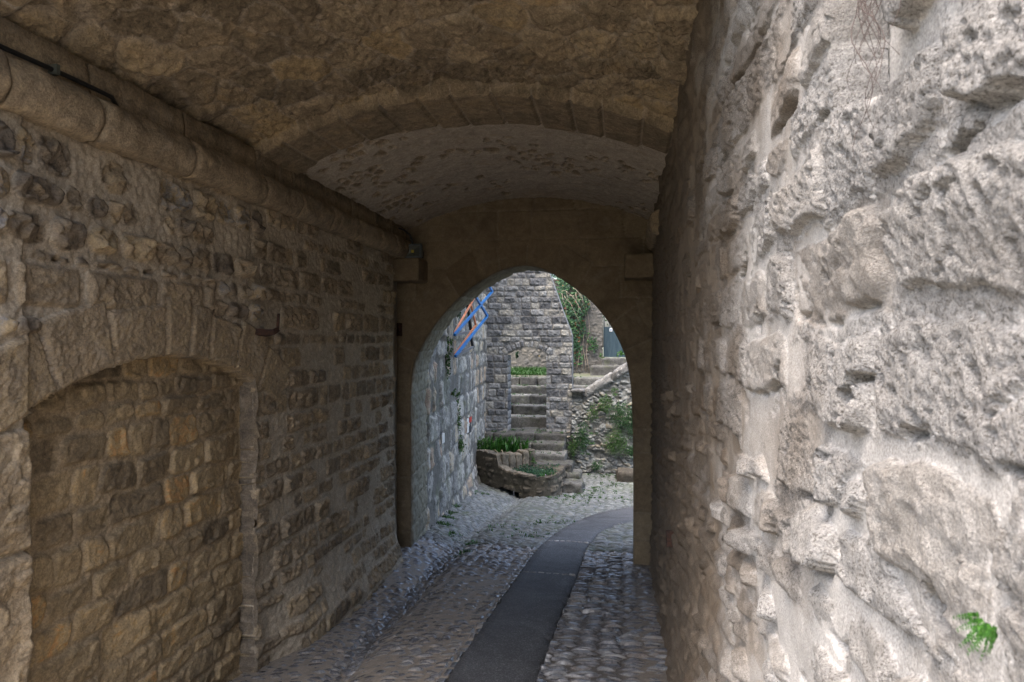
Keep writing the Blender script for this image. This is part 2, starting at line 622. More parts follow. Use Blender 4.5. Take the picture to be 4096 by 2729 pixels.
M_EXT = stone_mat("weathered_limestone", [(0, (0.137, 0.136, 0.131)), (.3, (0.259, 0.253, 0.237)), (.7, (0.396, 0.381, 0.346)), (.92, (0.381, 0.317, 0.226)), (1, (0.305, 0.226, 0.175))], (0.130, 0.125, 0.113),
                  var=.4, stains=[((.10, .10, .10), 2.6, .55, .72, .6), ((.17, .19, .11), 1.7, .52, .72, .55)], bdist=.006, bump=((30, .8), (90, .5)), speck_scale=50)
M_TOWER = stone_mat("grey_block_stone", [(0, (0.090, 0.093, 0.099)), (.35, (0.154, 0.158, 0.163)), (.7, (0.236, 0.240, 0.240)), (1, (0.293, 0.276, 0.236))], (0.167, 0.162, 0.152),
                    var=.4, stains=[((.09, .09, .095), 3.0, .54, .7, .65)], bdist=.006, bump=((25, .8), (80, .5)), speck_scale=40)
M_RUBBLE = stone_mat("rubble_wall_stone", [(0, (0.113, 0.115, 0.113)), (.4, (0.187, 0.191, 0.182)), (.8, (0.280, 0.285, 0.267)), (1, (0.240, 0.209, 0.155))], (0.127, 0.125, 0.113),
                     var=.45, stains=[((.13, .13, .10), 2.4, .56, .74, .6), ((.40, .26, .07), 3.4, .68, .74, .5)], bdist=.006, bump=((25, .8), (80, .5)), speck_scale=40)
M_PLANTER = stone_mat("damp_planter_stone", [(0, (0.064, 0.056, 0.046)), (.5, (0.109, 0.095, 0.073)), (1, (0.166, 0.138, 0.104))], (0.083, 0.073, 0.055),
                      var=.4, stains=[((.08, .085, .045), 2.6, .55, .75, .5)], bdist=.006, bump=((25, .8), (80, .5)), speck_scale=40)
M_STEP = stone_mat("worn_step_stone", [(0, (0.065, 0.063, 0.058)), (.5, (0.102, 0.100, 0.092)), (1, (0.150, 0.146, 0.133))], (0.136, 0.129, 0.116), var=.55,
                   stains=[((.10, .115, .05), 3.1, .52, .7, .6), ((.09, .085, .075), 2.2, .55, .7, .5)], bdist=.012, bump=((30, .8), (90, .5)), speck_scale=50)
M_SOIL = plain_mat("soil", (.05, .042, .03), .95, var=.5, scale=30, bump=.02)
M_EARTH = plain_mat("earth", (.10, .098, .075), .95, var=.35, scale=2, bump=.02, second=(.08, .09, .045))
M_MASS = plain_mat("masonry", (.30, .27, .22), .95, var=.3, scale=4, bump=.02)
M_IRON = plain_mat("rusty_iron", (.075, .035, .022), .8, .3, var=.5, scale=60, bump=.002, second=(.03, .02, .017))
M_BLACK = plain_mat("black_cable", (.012, .012, .013), .5)
M_GREYM = plain_mat("grey_metal", (.10, .115, .12), .45, .6)
M_CLIP = plain_mat("galvanised_clip", (.13, .14, .12), .5, .6)
M_GLASS = plain_mat("lamp_reflector", (.13, .14, .13), .25, .4, spec=.6)
M_LED = plain_mat("led_yellow", (.45, .36, .03), .5)
M_BLUE = plain_mat("blue_paint", (.008, .16, .46), .4, var=.15, scale=8)
M_ORANGE = plain_mat("salmon_paint", (.72, .27, .13), .45, var=.12, scale=8)
M_POST = plain_mat("dark_post_paint", (.02, .021, .024), .4)
M_STRUT = plain_mat("grey_strut_paint", (.15, .16, .18), .45, .2)
M_DOOR = plain_mat("teal_weathered_paint", (.016, .036, .05), .6, var=.4, scale=5, second=(.035, .06, .072), streak=(6, 6, .8))
M_WHITE = plain_mat("white_label", (.62, .62, .60), .5)
M_RED = plain_mat("red_label", (.45, .05, .035), .5)
M_DARKL = plain_mat("dark_label", (.03, .035, .045), .5)
M_TWIG = plain_mat("dry_twig", (.25, .20, .15), .9)
M_ROOT = plain_mat("dry_root", (.11, .085, .075), .9)
M_DRY = plain_mat("dry_straw", (.36, .30, .20), .9)
M_IVY = leaf_mat("ivy_leaf", (.012, .05, .022), (.05, .135, .03))
M_IVYR = leaf_mat("russet_leaf", (.12, .035, .015), (.20, .08, .03))
M_GRASS = leaf_mat("grass_blade", (.014, .05, .01), (.042, .115, .018))
M_IRIS = leaf_mat("iris_leaf", (.014, .065, .010), (.055, .165, .022))
M_PERI = leaf_mat("periwinkle_leaf", (.010, .045, .028), (.03, .10, .035))
M_WALLP = leaf_mat("wall_plant_leaf", (.03, .08, .02), (.08, .16, .035))
M_FERN = leaf_mat("fern_leaf", (.02, .08, .012), (.075, .20, .03))
M_PETAL = plain_mat("petal", (.5, .45, .62), .6)

# asphalt
M_ASPH, _nt, _p = new_mat("asphalt")
_pos = nd(_nt, "ShaderNodeNewGeometry").outputs["Position"]
_vo = nd(_nt, "ShaderNodeTexVoronoi")
_vo.inputs["Scale"].default_value = 130
_nt.links.new(_pos, _vo.inputs["Vector"])
_sp = maprange(_nt, _vo.outputs["Color"], .55, .95, 0, 1)
_c = mixc(_nt, _sp, (.055, .056, .06), (.15, .15, .155))
_c = mixc(_nt, 1.0, _c, maprange(_nt, noise(_nt, _pos, 2.0, 8, .72, .8), .3, .7, .55, 1.5), 'MULTIPLY')
_nt.links.new(_c, _p.inputs["Base Color"])
_p.inputs["Roughness"].default_value = .75
_b = nd(_nt, "ShaderNodeBump")
_b.inputs["Distance"].default_value = .004
_nt.links.new(_vo.outputs["Distance"], _b.inputs["Height"])
_nt.links.new(_b.outputs[0], _p.inputs["Normal"])


# ------------------------------------------------------------------ ground shape
def gr(y):
    return np.interp(y, [-60, 12, 14, 17, 60], [7.02, -1.404, -1.62, -1.68, -1.7])


GUT = np.array([(-4, -1.5), (3, -1.74), (4.06, -1.84), (5.3, -1.98), (7.2, -2.01), (9.2, -2.08), (10.9, -2.10), (13.3, -2.07), (14.2, -2.1), (18, -2.2)])


def lane_z(x, y):
    g = gr(y)
    xg = np.interp(y, GUT[:, 0], GUT[:, 1])
    dx = x - xg
    lo = sstep(7.6, 5.6, y)
    z = g - .06 * np.exp(-(dx / .15) ** 2) + np.clip(-dx - .1, 0, 1.2) * .16 * (1 - lo) - .125 * np.clip(-1.05 - x, 0, 2) * lo
    z = z + .02 * np.exp(-((dx - .45) / .3) ** 2)
    return z


# big ground to the horizon, under the lane
_gy = [-400, -10, 12, 14, 18, 400]
_gz = [gr(-10) - .3, gr(-10) - .3, gr(12) - .3, gr(14) - .3, -2.0, -2.0]
_co, _f = [], []
for i, (yy, zz) in enumerate(zip(_gy, _gz)):
    _co += [(-400, yy, zz), (400, yy, zz)]
    if i: _f.append((2 * i - 2, 2 * i - 1, 2 * i + 1, 2 * i))
tag(to_obj("ground", _co, _f, M_EARTH), kind="structure", label="earth ground around the gate and beyond the lane", cat="ground")


# asphalt edges
def spline(pts, n):
    pts = np.array(pts, float)
    t = np.r_[0, np.cumsum(np.linalg.norm(np.diff(pts, axis=0), axis=1))]
    tt = np.linspace(0, t[-1], n)
    m = np.gradient(pts, t, axis=0)
    k = np.clip(np.searchsorted(t, tt) - 1, 0, len(t) - 2)
    h = (t[k + 1] - t[k])[:, None]
    s = ((tt - t[k])[:, None]) / h
    return ((2 * s ** 3 - 3 * s ** 2 + 1) * pts[k] + (s ** 3 - 2 * s ** 2 + s) * h * m[k]
            + (-2 * s ** 3 + 3 * s ** 2) * pts[k + 1] + (s ** 3 - s ** 2) * h * m[k + 1])


AL = spline([(-1.04, -3), (-1.047, 2), (-1.047, 4.04), (-1.053, 5.0), (-1.042, 6.53), (-.986, 8.89), (-.786, 10.37), (-.304, 12.02), (.25, 12.9), (1.2, 13.5), (3.4, 13.8)], 260)
AR = spline([(-.53, -3), (-.53, 2), (-.522, 4.15), (-.503, 5.3), (-.461, 6.96), (-.42, 8.9), (-.25, 10.1), (.13, 11.0), (.6, 11.5), (1.6, 12.0), (3.4, 12.2)], 260)


def in_poly(x, y, poly):
    r = np.zeros(x.shape, bool)
    x0, y0 = poly[-1]
    for x1, y1 in poly:
        if y1 != y0:
            c = ((y1 > y) != (y0 > y)) & (x < (x0 - x1) * (y - y1) / (y0 - y1) + x1)
            r ^= c
        x0, y0 = x1, y1
    return r


def poly_dist(x, y, line):
    best = np.full(x.shape, 9.0)
    for (x0, y0), (x1, y1) in zip(line[:-1], line[1:]):
        dx, dy = x1 - x0, y1 - y0
        t = np.clip(((x - x0) * dx + (y - y0) * dy) / (dx * dx + dy * dy + 1e-12), 0, 1)
        best = np.minimum(best, np.hypot(x - x0 - t * dx, y - y0 - t * dy))
    return best


APOLY = np.concatenate([AL[::4], AR[::-4]])


def lane_layout(x, y):
    wx = x + .018 * fbm(x * 7, y * 7, 2, 5)
    wy = y + .02 * fbm(x * 3.3, y * 9, 3, 9)
    xg = np.interp(y, GUT[:, 0], GUT[:, 1])
    dx = wx - xg
    ina = in_poly(x, y, APOLY)
    near = y < 20
    de = np.minimum(poly_dist(x, y, AL[::5]), poly_dist(x, y, AR[::5]))
    mid_ = (AL[:, 0] + AR[:, 0]) / 2
    right = x > np.interp(y, (AL[:, 1] + AR[:, 1]) / 2, mid_)
    sc = np.where(y > 8.4, 1.2, 1.0)
    i1, d1, a1, b1 = cells(wx / sc, (wy + .04 * wx) / sc, .135, .048, 21, .75, .012)
    i2, d2, a2, b2 = cells(wx / sc, wy / sc, .16, .052, 22, .75, .010)
    i3, d3, a3, b3 = cells((wx + .35 * wy) / sc, (wy - .35 * wx) / sc, .12, .055, 23, .8, .012)
    i4, d4, a4, b4 = cells(wx, wy, .08, .065, 24, .8, .010)
    i5, d5, a5, b5 = cells(wx, wy, .085, .15, 25, .6, .012)
    a3, b3 = wx - ((wx + .35 * wy) - a3 * sc), wy - ((wy - .35 * wx) - b3 * sc)
    a1, b1, a2, b2 = a1 * sc, b1 * sc - .04 * wx, a2 * sc, b2 * sc
    d1, d2, d3 = d1 * sc, d2 * sc, d3 * sc
    bank = dx < -.09
    gut = np.abs(dx) <= .10
    edge = (de < .075) & ~right
    idn = np.where(right, i2, i1)
    d = np.where(right, d2, d1)
    cu, cv = np.where(right, a2, a1), np.where(right, b2, b1)
    for mk, ii, dd, aa, bb in ((bank, i3, d3, a3, b3), (gut, i4, d4, a4, b4), (edge, i5, d5, a5, b5)):
        idn, d, cu, cv = np.where(mk, ii, idn), np.where(mk, dd, d), np.where(mk, aa, cu), np.where(mk, bb, cv)
    zone = right * 1 + bank * 2 + gut * 3
    # mortar level: the near middle and bank are filled up, the right rows stand proud
    fill = .006 + np.where(y > 8.4, .015, .009) * fbm(x * 1.7, y * 1.7, 4, 41)
    fill = fill + np.where(right, -.004 + .010 * sstep(.0, .18, x + .02), 0) + np.where(bank & (y < 8.2), .005, 0) + np.where(~right & ~gut, .0025 * sstep(8.4, 7.0, y), 0) + np.where(gut, -.006, 0)
    fill = fill - .004 * sstep(6, 8, y) + .007 * sstep(8.4, 11, y)
    top = np.where(right, .027, .024) * sc + (rnd(idn, 4) - .5) * .018 * sc
    s = np.clip(d / np.where(right, .022, .020), 0, 1)
    hs = np.sqrt(np.maximum(0, 1 - (1 - s) ** 2)) * top + s * .06 * ((rnd(idn, 5) - .5) * (wx - cu) + (rnd(idn, 6) - .5) * (wy - cv))
    hs = hs + .0015 * fbm(x * 40, y * 40, 2, 3)
    hm = fill + .0025 * fbm(x * 30, y * 30, 3, 8)
    st = hs > hm
    h = np.maximum(hs, hm)
    h = np.where(ina, -.03, h)
    mort = sstep(.004, -.003, hs - hm)
    ids = np.where(st & ~ina & (d > 0), idn, -1)
    tint = np.clip(rnd(np.abs(idn), 7) * .75 + .28 * sstep(8, 12, y), 0, 1)
    return {"h": h, "id": ids, "mort": np.where(ina, 1, mort), "tint": tint, "aux": right * (1 - .6 * sstep(-.05, .15, x)) * 1.0}


def graded(a, b, s0, s1):
    r = [a]
    while r[-1] < b:
        t = (r[-1] - a) / (b - a)
        r.append(r[-1] + s0 + (s1 - s0) * t)
    return np.array(r)


def lane_grid(xs, ys, **kw):
    X, Y = np.meshgrid(xs, ys, indexing='ij')
    P = np.stack((X, Y, lane_z(X, Y)), -1)
    N = np.zeros_like(P)
    N[..., 2] = 1
    return relief("cobbled_lane", P, N, lane_layout(X, Y), kw.pop("mat", M_LANE), kind="structure", part="cobble", rest="small_cobbles", **kw)


lane = lane_grid(np.arange(-2.85, .62, .0094), graded(3.2, 8.4, .0065, .012), nmax=300,
                 label="dark worn cobbles of the lane floor inside the passage", cat="lane")
lane2 = lane_grid(np.arange(-3.9, 2.2, .019), graded(8.4, 18.3, .012, .024), nmax=300, mat=M_LANE2,
                  label="pale cobbled lane in the open beyond the gate", cat="lane")
_X, _Y = np.meshgrid(np.linspace(-3.2, .9, 12), np.linspace(-6, 3.2, 14), indexing='ij')
_P = np.stack((_X, _Y, lane_z(_X, _Y)), -1)
tag(to_obj("lane_bed", _P.reshape(-1, 3), [(i * 14 + j, (i + 1) * 14 + j, (i + 1) * 14 + j + 1, i * 14 + j + 1) for i in range(11) for j in range(13)], plain_mat("bounce_paving", (.38, .34, .28), .95, var=.3, scale=6, bump=.02)),
    "trodden lane floor before the passage mouth", "lane", kind="structure")  # out of view; floor colour made paler to bounce light onto the vault

# asphalt strip: cambered band with slightly ragged edges
_n = 700
_l, _r = spline(AL[::3], _n), spline(AR[::3], _n)
_tw = np.linspace(0, 1, 13)
_A = _l[:, None, :] * (1 - _tw)[None, :, None] + _r[:, None, :] * _tw[None, :, None]
_jit = fbm(np.arange(_n) * .21, np.zeros(_n) + 3, 5, 2, .7) * .018
_A[:, 0, 0] += _jit
_A[:, -1, 0] += fbm(np.arange(_n) * .21, np.zeros(_n) + 9, 5, 4, .7) * .018
_z = lane_z(_A[..., 0], _A[..., 1]) + .016 + .010 * (1 - (2 * _tw - 1) ** 2)[None] + .002 * fbm(_A[..., 0] * 6, _A[..., 1] * 6, 3, 6)
_z[:, 0] -= .03
_z[:, -1] -= .03
_A[:, 1] = _A[:, 0] + (_A[:, 1] - _A[:, 0]) * .12
_A[:, -2] = _A[:, -1] + (_A[:, -2] - _A[:, -1]) * .12
_P = np.concatenate([_A, _z[..., None]], -1)
_ix = np.arange(_n * 13).reshape(_n, 13)
_q = np.stack((_ix[:-1, :-1], _ix[:-1, 1:], _ix[1:, 1:], _ix[1:, :-1]), -1).reshape(-1, 4)
_me = raw_mesh("asphalt_strip", _P.reshape(-1, 3), _q.astype(np.int32), None, {"mort": np.zeros(_n * 13)})
asphalt = tag(place("asphalt_strip", _me, M_ASPH), "dark asphalt strip curving down the middle of the cobbled lane", "path", kind="structure")
M_PALE = stone_mat("pale_marker_stone", [(0, (.22, .21, .2)), (1, (.42, .40, .37))], (.3, .3, .3), bdist=.004)
for yy, x0, x1 in ((7.02, -1.03, -.47), (8.93, -.97, -.43)):
    k = 7
    for i in range(k):
        a, b = x0 + (x1 - x0) * i / k + .006, x0 + (x1 - x0) * (i + 1) / k - .006
        zz = float(lane_z(np.array(a), np.array(yy)))
        dy = random.uniform(-.012, .012)
        rough_block("marker_stone", (a, yy - .018 + dy, zz - .02), (b, yy + .018 + dy, zz + .031), M_PALE, asphalt, seed=i, res=.02, rad=.012, amp=.004, ns=30)


# ------------------------------------------------------------------ left passage wall
def left_layout(u, v):
    wu = u + .018 * fbm(u * 6, v * 6, 3, 61)
    wv = v + .016 * fbm(u * 5, v * 7, 3, 62)
    # blocked archway
    cx, cz, rr = 3.46, -.62, 2.135
    rho = np.hypot(u - cx, v - cz)
    ang = np.arctan2(u - cx, v - cz)
    arc = cz + np.sqrt(np.maximum(.01, rr ** 2 - (u - cx) ** 2))
    jl = 2.52 + .02 * fbm(v * 4, v * 0, 3, 5)
    jr = 4.335 + .01 * fbm(v * 4, v * 0 + 2, 3, 5)
    de = np.minimum(np.minimum(u - jl, jr - u), (rr - rho) + .012 * fbm(u * 7, v * 7, 3, 12))
    opening = (de > 0) & (v < 1.6)
    base_noise = .012 * fbm(u * 2.2, v * 2.2, 4, 31)
    mnoise = .006 * fbm(u * 28, v * 28, 4, 33)
    grit = .004 * fbm(u * 60, v * 60, 3, 35)

    # upper rubble
    i1, d1, a1, b1 = courses(wu, wv, bounds(-1.3, 2.8, .12, .19, 71), .10, .30, 71, .030, .05, .03)
    h1 = stone_h(u, v, i1, d1, a1, b1, .026, .020, .020, .25, .055, .070, 4) - .004
    keep1 = rnd(i1, 11) > .26
    # section with squared small blocks
    i2, d2, a2, b2 = courses(wu, wv, bounds(-1.3, 2.9, .10, .20, 72), .12, .40, 72, .030, .02, .02)
    h2 = stone_h(u, v, i2, d2, a2, b2, .015, .013, .016, .16, .026, .055, 6)
    keep2 = rnd(i2, 11) > .22
    # ashlar course over the arch
    i3, d3, a3, b3 = courses(wu * .4 + u * .6, v + .02 * (u - 3) * 0, [1.73, 1.955], .40, .56, 73, .045, .03)
    h3 = stone_h(u, v, i3, d3, a3, b3, .018, .006, .03, .05, .012, .05, 8)
    # voussoirs
    w = np.array([-.60, -.37, -.20, -.02, .075, .165, .30, .45, .60])
    k = np.clip(np.searchsorted(w, ang.ravel()) - 1, 0, len(w) - 2).reshape(ang.shape)
    thick = .31 + .03 * np.sin(k * 2.3)
    dv = np.minimum(np.minimum((ang - w[k]) * rho, (w[k + 1] - ang) * rho) - .008, np.minimum(rho - rr, rr + thick - rho) - .002)
    i4 = 9000000 + k.astype(np.int64)
    h4 = .010 + np.clip(dv / .014, 0, 1) * .014 + .005 * np.clip(fbm(u * 30 + v * 14, v * 34 - u * 12, 2, 15), -.2, 1)
    vous = (dv > 0) & (ang > -.60) & (ang < .60)
    # left jamb quoins and right jamb pieces
    i5, d5, a5, b5 = courses(u * 0 + 2, v, [-1.2, -.42, .13, .72, 1.235, 1.6], 3.0, 3.1, 75, .018, .03)
    d5 = np.minimum(d5, jl - u)
    h5 = stone_h(u, v, i5, d5, a5, b5, .028, .012, .04, 0, .02, .11, 5) + .012 * ridged(u * 6, v * 14, 3, 77) * .4
    quo = (u < jl) & (v < 1.235) & (u > 1.95)
    i6, d6, a6, b6 = courses(u * 0 + 2, v + .03 * fbm(v * 3, u * 0, 2, 2), [-1.3, -.75, -.12, .62, 1.30], 3.0, 3.1, 76, .010, .02)
    d6 = np.minimum(d6, np.minimum(u - jr, 4.41 - u) + .02)
    h6 = -.06 * sstep(4.36, 4.335, u) + np.clip(d6 / .02, 0, 1) * .010
    jam = np.zeros(u.shape, bool)
    # infill
    wu7, wv7 = u + .026 * fbm(u * 4.5, v * 4.5, 3, 81), v + .022 * fbm(u * 4, v * 4.5, 3, 82)
    i7, d7, a7, b7 = courses(wu7, wv7, bounds(-1.3, 1.8, .11, .19, 74), .15, .44, 74, .018, .035, .04)
    h7 = -.10 + stone_h(u, v, i7, d7, a7, b7, .017, .008, .012, .13, .013, .08, 9)

    sec_b = u > np.where(v < 1.33, 4.33, 4.44)
    h = np.where(sec_b, h2, h1)
    idn = np.where(sec_b, i2, i1)
    d = np.where(sec_b, d2, d1)
    kp = np.where(sec_b, keep2, keep1)
    ash = (v > 1.73) & (v < 1.955) & (u < 3.86)
    tint_s = np.where(sec_b, .25 + .45 * rnd(i2, 7), .98 * rnd(idn, 7))
    for mk, hh, ii, dd, kk, ts in ((ash, h3, i3, d3, True, .55), (vous, h4, i4, dv, True, .62), (quo, h5, i5, d5, True, .62), (jam, h6, i6, d6, True, .10)):
        h, idn, d = np.where(mk, hh, h), np.where(mk, ii, idn), np.where(mk, dd, d)
        kp = np.where(mk, kk, kp)
        tint_s = np.where(mk, ts + .15 * (rnd(ii, 7) - .5), tint_s)
    flush = sstep(.1, .5, fbm(u * 1.3, v * 1.3, 3, 91))        # places where the pointing covers the stones
    mort = sstep(.004, -.004, d)
    mort = np.where(kp, mort, 1)
    h = np.where(kp, h * (1 - .5 * flush * (~vous)), .004)
    h = np.where(mort > .5, np.maximum(0.0, 0) + mnoise + np.where(jam, -.06 * sstep(4.36, 4.335, u), 0), h + grit)
    idx = np.where((d > 0) & kp, idn, -1)
    h = h + base_noise
    h = np.where(opening, -2, h)
    hin = np.where(d7 > 0, h7 + grit, -.097 + mnoise)
    h = np.where(opening, hin, h)
    mort = np.where(opening, sstep(.004, -.004, d7), mort)
    idx = np.where(opening, np.where(d7 > 0, i7, -1), idx)
    tint = np.where(opening, np.clip(rnd(i7, 7) * .95, 0, 1), tint_s)
    return {"h": h, "id": idx, "mort": mort, "tint": tint, "open": opening}


def left_x(u, v):
    return -2.50 - .0 * u + .13 * np.exp(-np.maximum(v - gr(u), 0) / .28) * sstep(4.46, 4.9, u) + .02 * (u < 2.5)


us = graded(1.40, 7.24, .0075, .0125)
vs_ = np.arange(-1.05, 2.70, .0095)
U, V = np.meshgrid(us, vs_, indexing='ij')
LL = left_layout(U, V)
P0 = np.stack((left_x(U, V), U, V), -1)
N0 = np.zeros_like(P0)
N0[..., 0] = 1


def left_kind(i):
    if i >= 9000000 and i < 9000100: return "voussoir"
    return "stone"


# the wall proper and, as a thing of its own, the infill that blocks the archway
op = LL["open"]
Lw = dict(LL)
Lw["cut"] = op
left_wall = relief("passage_wall", P0, N0, Lw, M_LEFT, "brown rubble wall of the vaulted passage with a blocked archway", "wall", kinds=left_kind, skirt=.03)
Li = dict(LL)
Li["cut"] = ~op
infill = relief("archway_infill", P0, N0, Li, M_INFILL, "ochre rubble that fills the low arched opening", "wall infill", skirt=.03)

# reveal of the archway: soffit and jambs between wall face and infill
_pts = []
for z in np.linspace(-.9, 1.30, 40): _pts.append((2.515, z))
for t in np.linspace(-.44, .415, 60): _pts.append((3.46 + 2.14 * math.sin(t), -.62 + 2.14 * math.cos(t)))
for z in np.linspace(1.34, -.9, 60): _pts.append((4.342 + .006 * math.sin(z * 23) + .004 * math.sin(z * 61), z))
_co, _f = [], []
for (y, z) in _pts:
    _co += [(-2.476 + .010 * math.sin(z * 17) if y > 4.33 else -2.512, y, z), (-2.65, y, z)]
_f = [(2 * i, 2 * i + 1, 2 * i + 3, 2 * i + 2) for i in range(len(_pts) - 1)]
to_obj("archway_reveal", _co, _f, M_LEFT, left_wall, attrs={"mort": np.full(len(_co), .1), "tint": np.full(len(_co), .12), "aux": np.zeros(len(_co))})

# moulded cornice on the left wall, block by block
def cornice(y0, y1, parent, xw, sgn, name, seed, zb=2.53, roll=.105):
    n = max(3, int((y1 - y0) / .02))
    ys = np.linspace(y0 + .006, y1 - .006, n)
    prof = []
    for t in np.linspace(-1.9, 1.45, 16):
        prof.append((.045 + roll * .72 * math.cos(t), zb + .115 + roll * 1.05 * math.sin(t)))
    prof.append((.03, zb + .232))
    prof.append((.028, zb + .30))
    prof.append((.022, zb + .38))
    prof.append((-.08, zb + .40))
    prof.insert(0, (-.08, zb - .02))
    prof = np.array(prof)
    U_, K_ = np.meshgrid(ys, np.arange(len(prof)), indexing='ij')
    ex = np.minimum(U_ - y0, y1 - U_)
    sh = 1 - .22 * np.exp(-ex / .012)
    dx = prof[:, 0][None] * sh * (1 + .12 * (_T[seed * 53 % 65536] - .5)) + .016 * fbm(U_ * 5, K_ * .22, 4, seed) + .004 * fbm(U_ * 40, K_ * 2, 3, seed + 3)
    P = np.stack((xw + sgn * dx, U_, prof[:, 1][None] + .004 * fbm(U_ * 8, K_ * .6 + 9, 3, seed)), -1)
    ix = np.arange(P.shape[0] * P.shape[1]).reshape(P.shape[:2])
    q = np.stack((ix[:-1, :-1], ix[1:, :-1], ix[1:, 1:], ix[:-1, 1:]), -1).reshape(-1, 4)
    if sgn < 0: q = q[:, ::-1]
    org = P.reshape(-1, 3).mean(0)
    co = P.reshape(-1, 3) - org
    # end caps
    m = P.shape[1]
    caps = []
    f = [tuple(x) for x in q]
    e0 = tuple(ix[0]); e1 = tuple(ix[-1])
    f.append(e0 if sgn > 0 else e0[::-1])
    f.append(e1[::-1] if sgn > 0 else e1)
    me = bpy.data.meshes.new(name)
    me.from_pydata(co.tolist(), [], [list(map(int, k)) for k in f])
    me.polygons.foreach_set("use_smooth", np.array([True] * (len(f) - 2) + [False] * 2))
    for key, val in (("mort", 0), ("tint", .35 + .3 * random.random()), ("aux", 0)):
        at = me.attributes.new(key, 'FLOAT', 'POINT')
        at.data.foreach_set("value", np.full(len(co), val, np.float32))
    return place(name, me, M_LEFT, parent, org)


corn = empty("stone_cornice", (-2.5, 4.5, 2.5), "long rounded stone moulding under the vault with a cable behind it", "cornice")
edges = [1.40, 1.85, 2.36, 2.86, 3.55, 4.34, 4.86, 5.45, 6.0, 6.6, 7.1, 7.6]
for i, (a, b) in enumerate(zip(edges[:-1], edges[1:])):
    cornice(a, b, corn, -2.50, 1, "moulding_block", 100 + i * 7)
corn2 = empty("stone_cornice", (.33, 6.5, 2.5), "short stub of rounded moulding high in the dark corner by the pale wall", "cornice")
for i, (a, b) in enumerate(((6.3, 6.9), (6.9, 7.5))):
    cornice(a, b, corn2, .36, -1, "moulding_block", 300 + i * 9, zb=2.56)


# ------------------------------------------------------------------ right wall, close to the camera
def right_layout(u, v):
    wu = u + .030 * fbm(u * 3.5, v * 3.5, 3, 161) + .009 * fbm(u * 14, v * 14, 2, 163)
    wv = v + .022 * fbm(u * 3.0, v * 4.5, 3, 162) + .008 * fbm(u * 15, v * 15, 2, 164)
    iA, dA, aA, bA = courses(wu, wv, bounds(-1.2, 3.4, .10, .17, 171), .18, .48, 171, .026, .035, .05)
    iB, dB, aB, bB = courses(wu, wv + .12 * u, bounds(-1.6, 4.6, .065, .125, 172), .13, .36, 172, .022, .03, .03)
    low = v < 1.30 + .12 * fbm(u * 2.4, v * 2.4, 3, 178)
    i1, d1, a1, b1 = np.where(low, iB, iA), np.where(low, dB, dA), np.where(low, aB, aA), np.where(low, bB - .12 * u, bA)
    sm = np.minimum(1, .85 + .15 * sstep(3.4, 1.5, u))
    rough_ = rnd(i1, 12)
    pitted = (rough_ > .36) & ~low
    h = stone_h(u, v, i1, d1, a1, b1, np.where(low, .015, .010), np.where(low, .009, .008), .009, np.where(low, .28, .10), .003, .05, 14)
    flake = np.mod((v + u * .25 + .05 * fbm(u * 5, v * 5, 3, 21)) * 14 + rnd(i1, 16), 1)
    h = h + np.where(pitted, .004 * fbm(u * 9, v * 9, 3, 22) + .005, np.clip(d1 / .02, 0, 1) * (.006 * flake + .0055 * facets(u, v, .040, 18)))
    pit = sstep(.10, .5, fbm(u * 70, v * 70, 2, 165)) * np.where(pitted, 1.0, .1)
    pit2 = sstep(.38, .62, fbm(u * 26, v * 30, 3, 160)) * np.where(pitted, 1.0, .3)
    h = (h - .0045 * pit - .010 * pit2 + .0015 * fbm(u * 40, v * 40, 2, 166)) * sm
    keep = rnd(i1, 11) > .10
    bulge = .014 * fbm(u * 1.4, v * 1.4, 2, 168)
    fill = .002 + .007 * fbm(u * 3.2, v * 3.2, 3, 169)
    mt = fill + .0010 * fbm(u * 34, v * 34, 4, 170) - .010 * sstep(.50, .75, fbm(u * 8, v * 8, 3, 175))
    hs = np.where(keep, h, -1)
    st = (hs > mt) & (d1 > 0) & keep
    hh = np.maximum(hs, mt)
    mort = sstep(.004, -.003, hs - mt)
    # open crevices under some stones, where the pointing has gone
    crev = (rnd(i1, 15) > np.where(low, .7, .5)) * keep * np.exp(-((d1 + .001) / .0065) ** 2) * sstep(.0, -.02, v - b1) * sstep(-.25, .25, fbm(u * 9, v * 9, 2, 185))
    crev = crev * (u < 3.2)
    hh = hh - .019 * crev
    # deep holes where stones have fallen out
    hole = sstep(.84, .92, fbm(u * 4.2 + 4.2, v * 6.0, 4, 181)) * (u < 2.4)
    hh = hh - .045 * hole
    # the groove beside the passage mouth
    g0 = .925 + .01 * fbm(v * 5, v * 0, 3, 8)
    g1 = 1.135 + .012 * fbm(v * 6, v * 0 + 5, 3, 9)
    gz = 1.93 + .22 * (u - 1.0)
    gr_ = np.clip(np.minimum(np.minimum(u - g0, g1 - u) / .012, (v - gz) / .03), 0, 1)
    gr_ = gr_ * (v < 2.36)  # unseen closed top, shaped to block sky light from the groove
    hh = hh - .42 * gr_
    return {"h": hh + bulge, "id": np.where(st & (gr_ < .05), i1, -1), "mort": mort, "tint": np.clip(.1 + .8 * rough_, 0, 1),
            "aux": sstep(.95, 3.1, u + .8 * fbm(u * 2.5, v * 2.5, 5, 191) + .5 * (rnd(i1, 13) - .5))}  # aux: ragged gradient for the passage shade painted into the stone colour


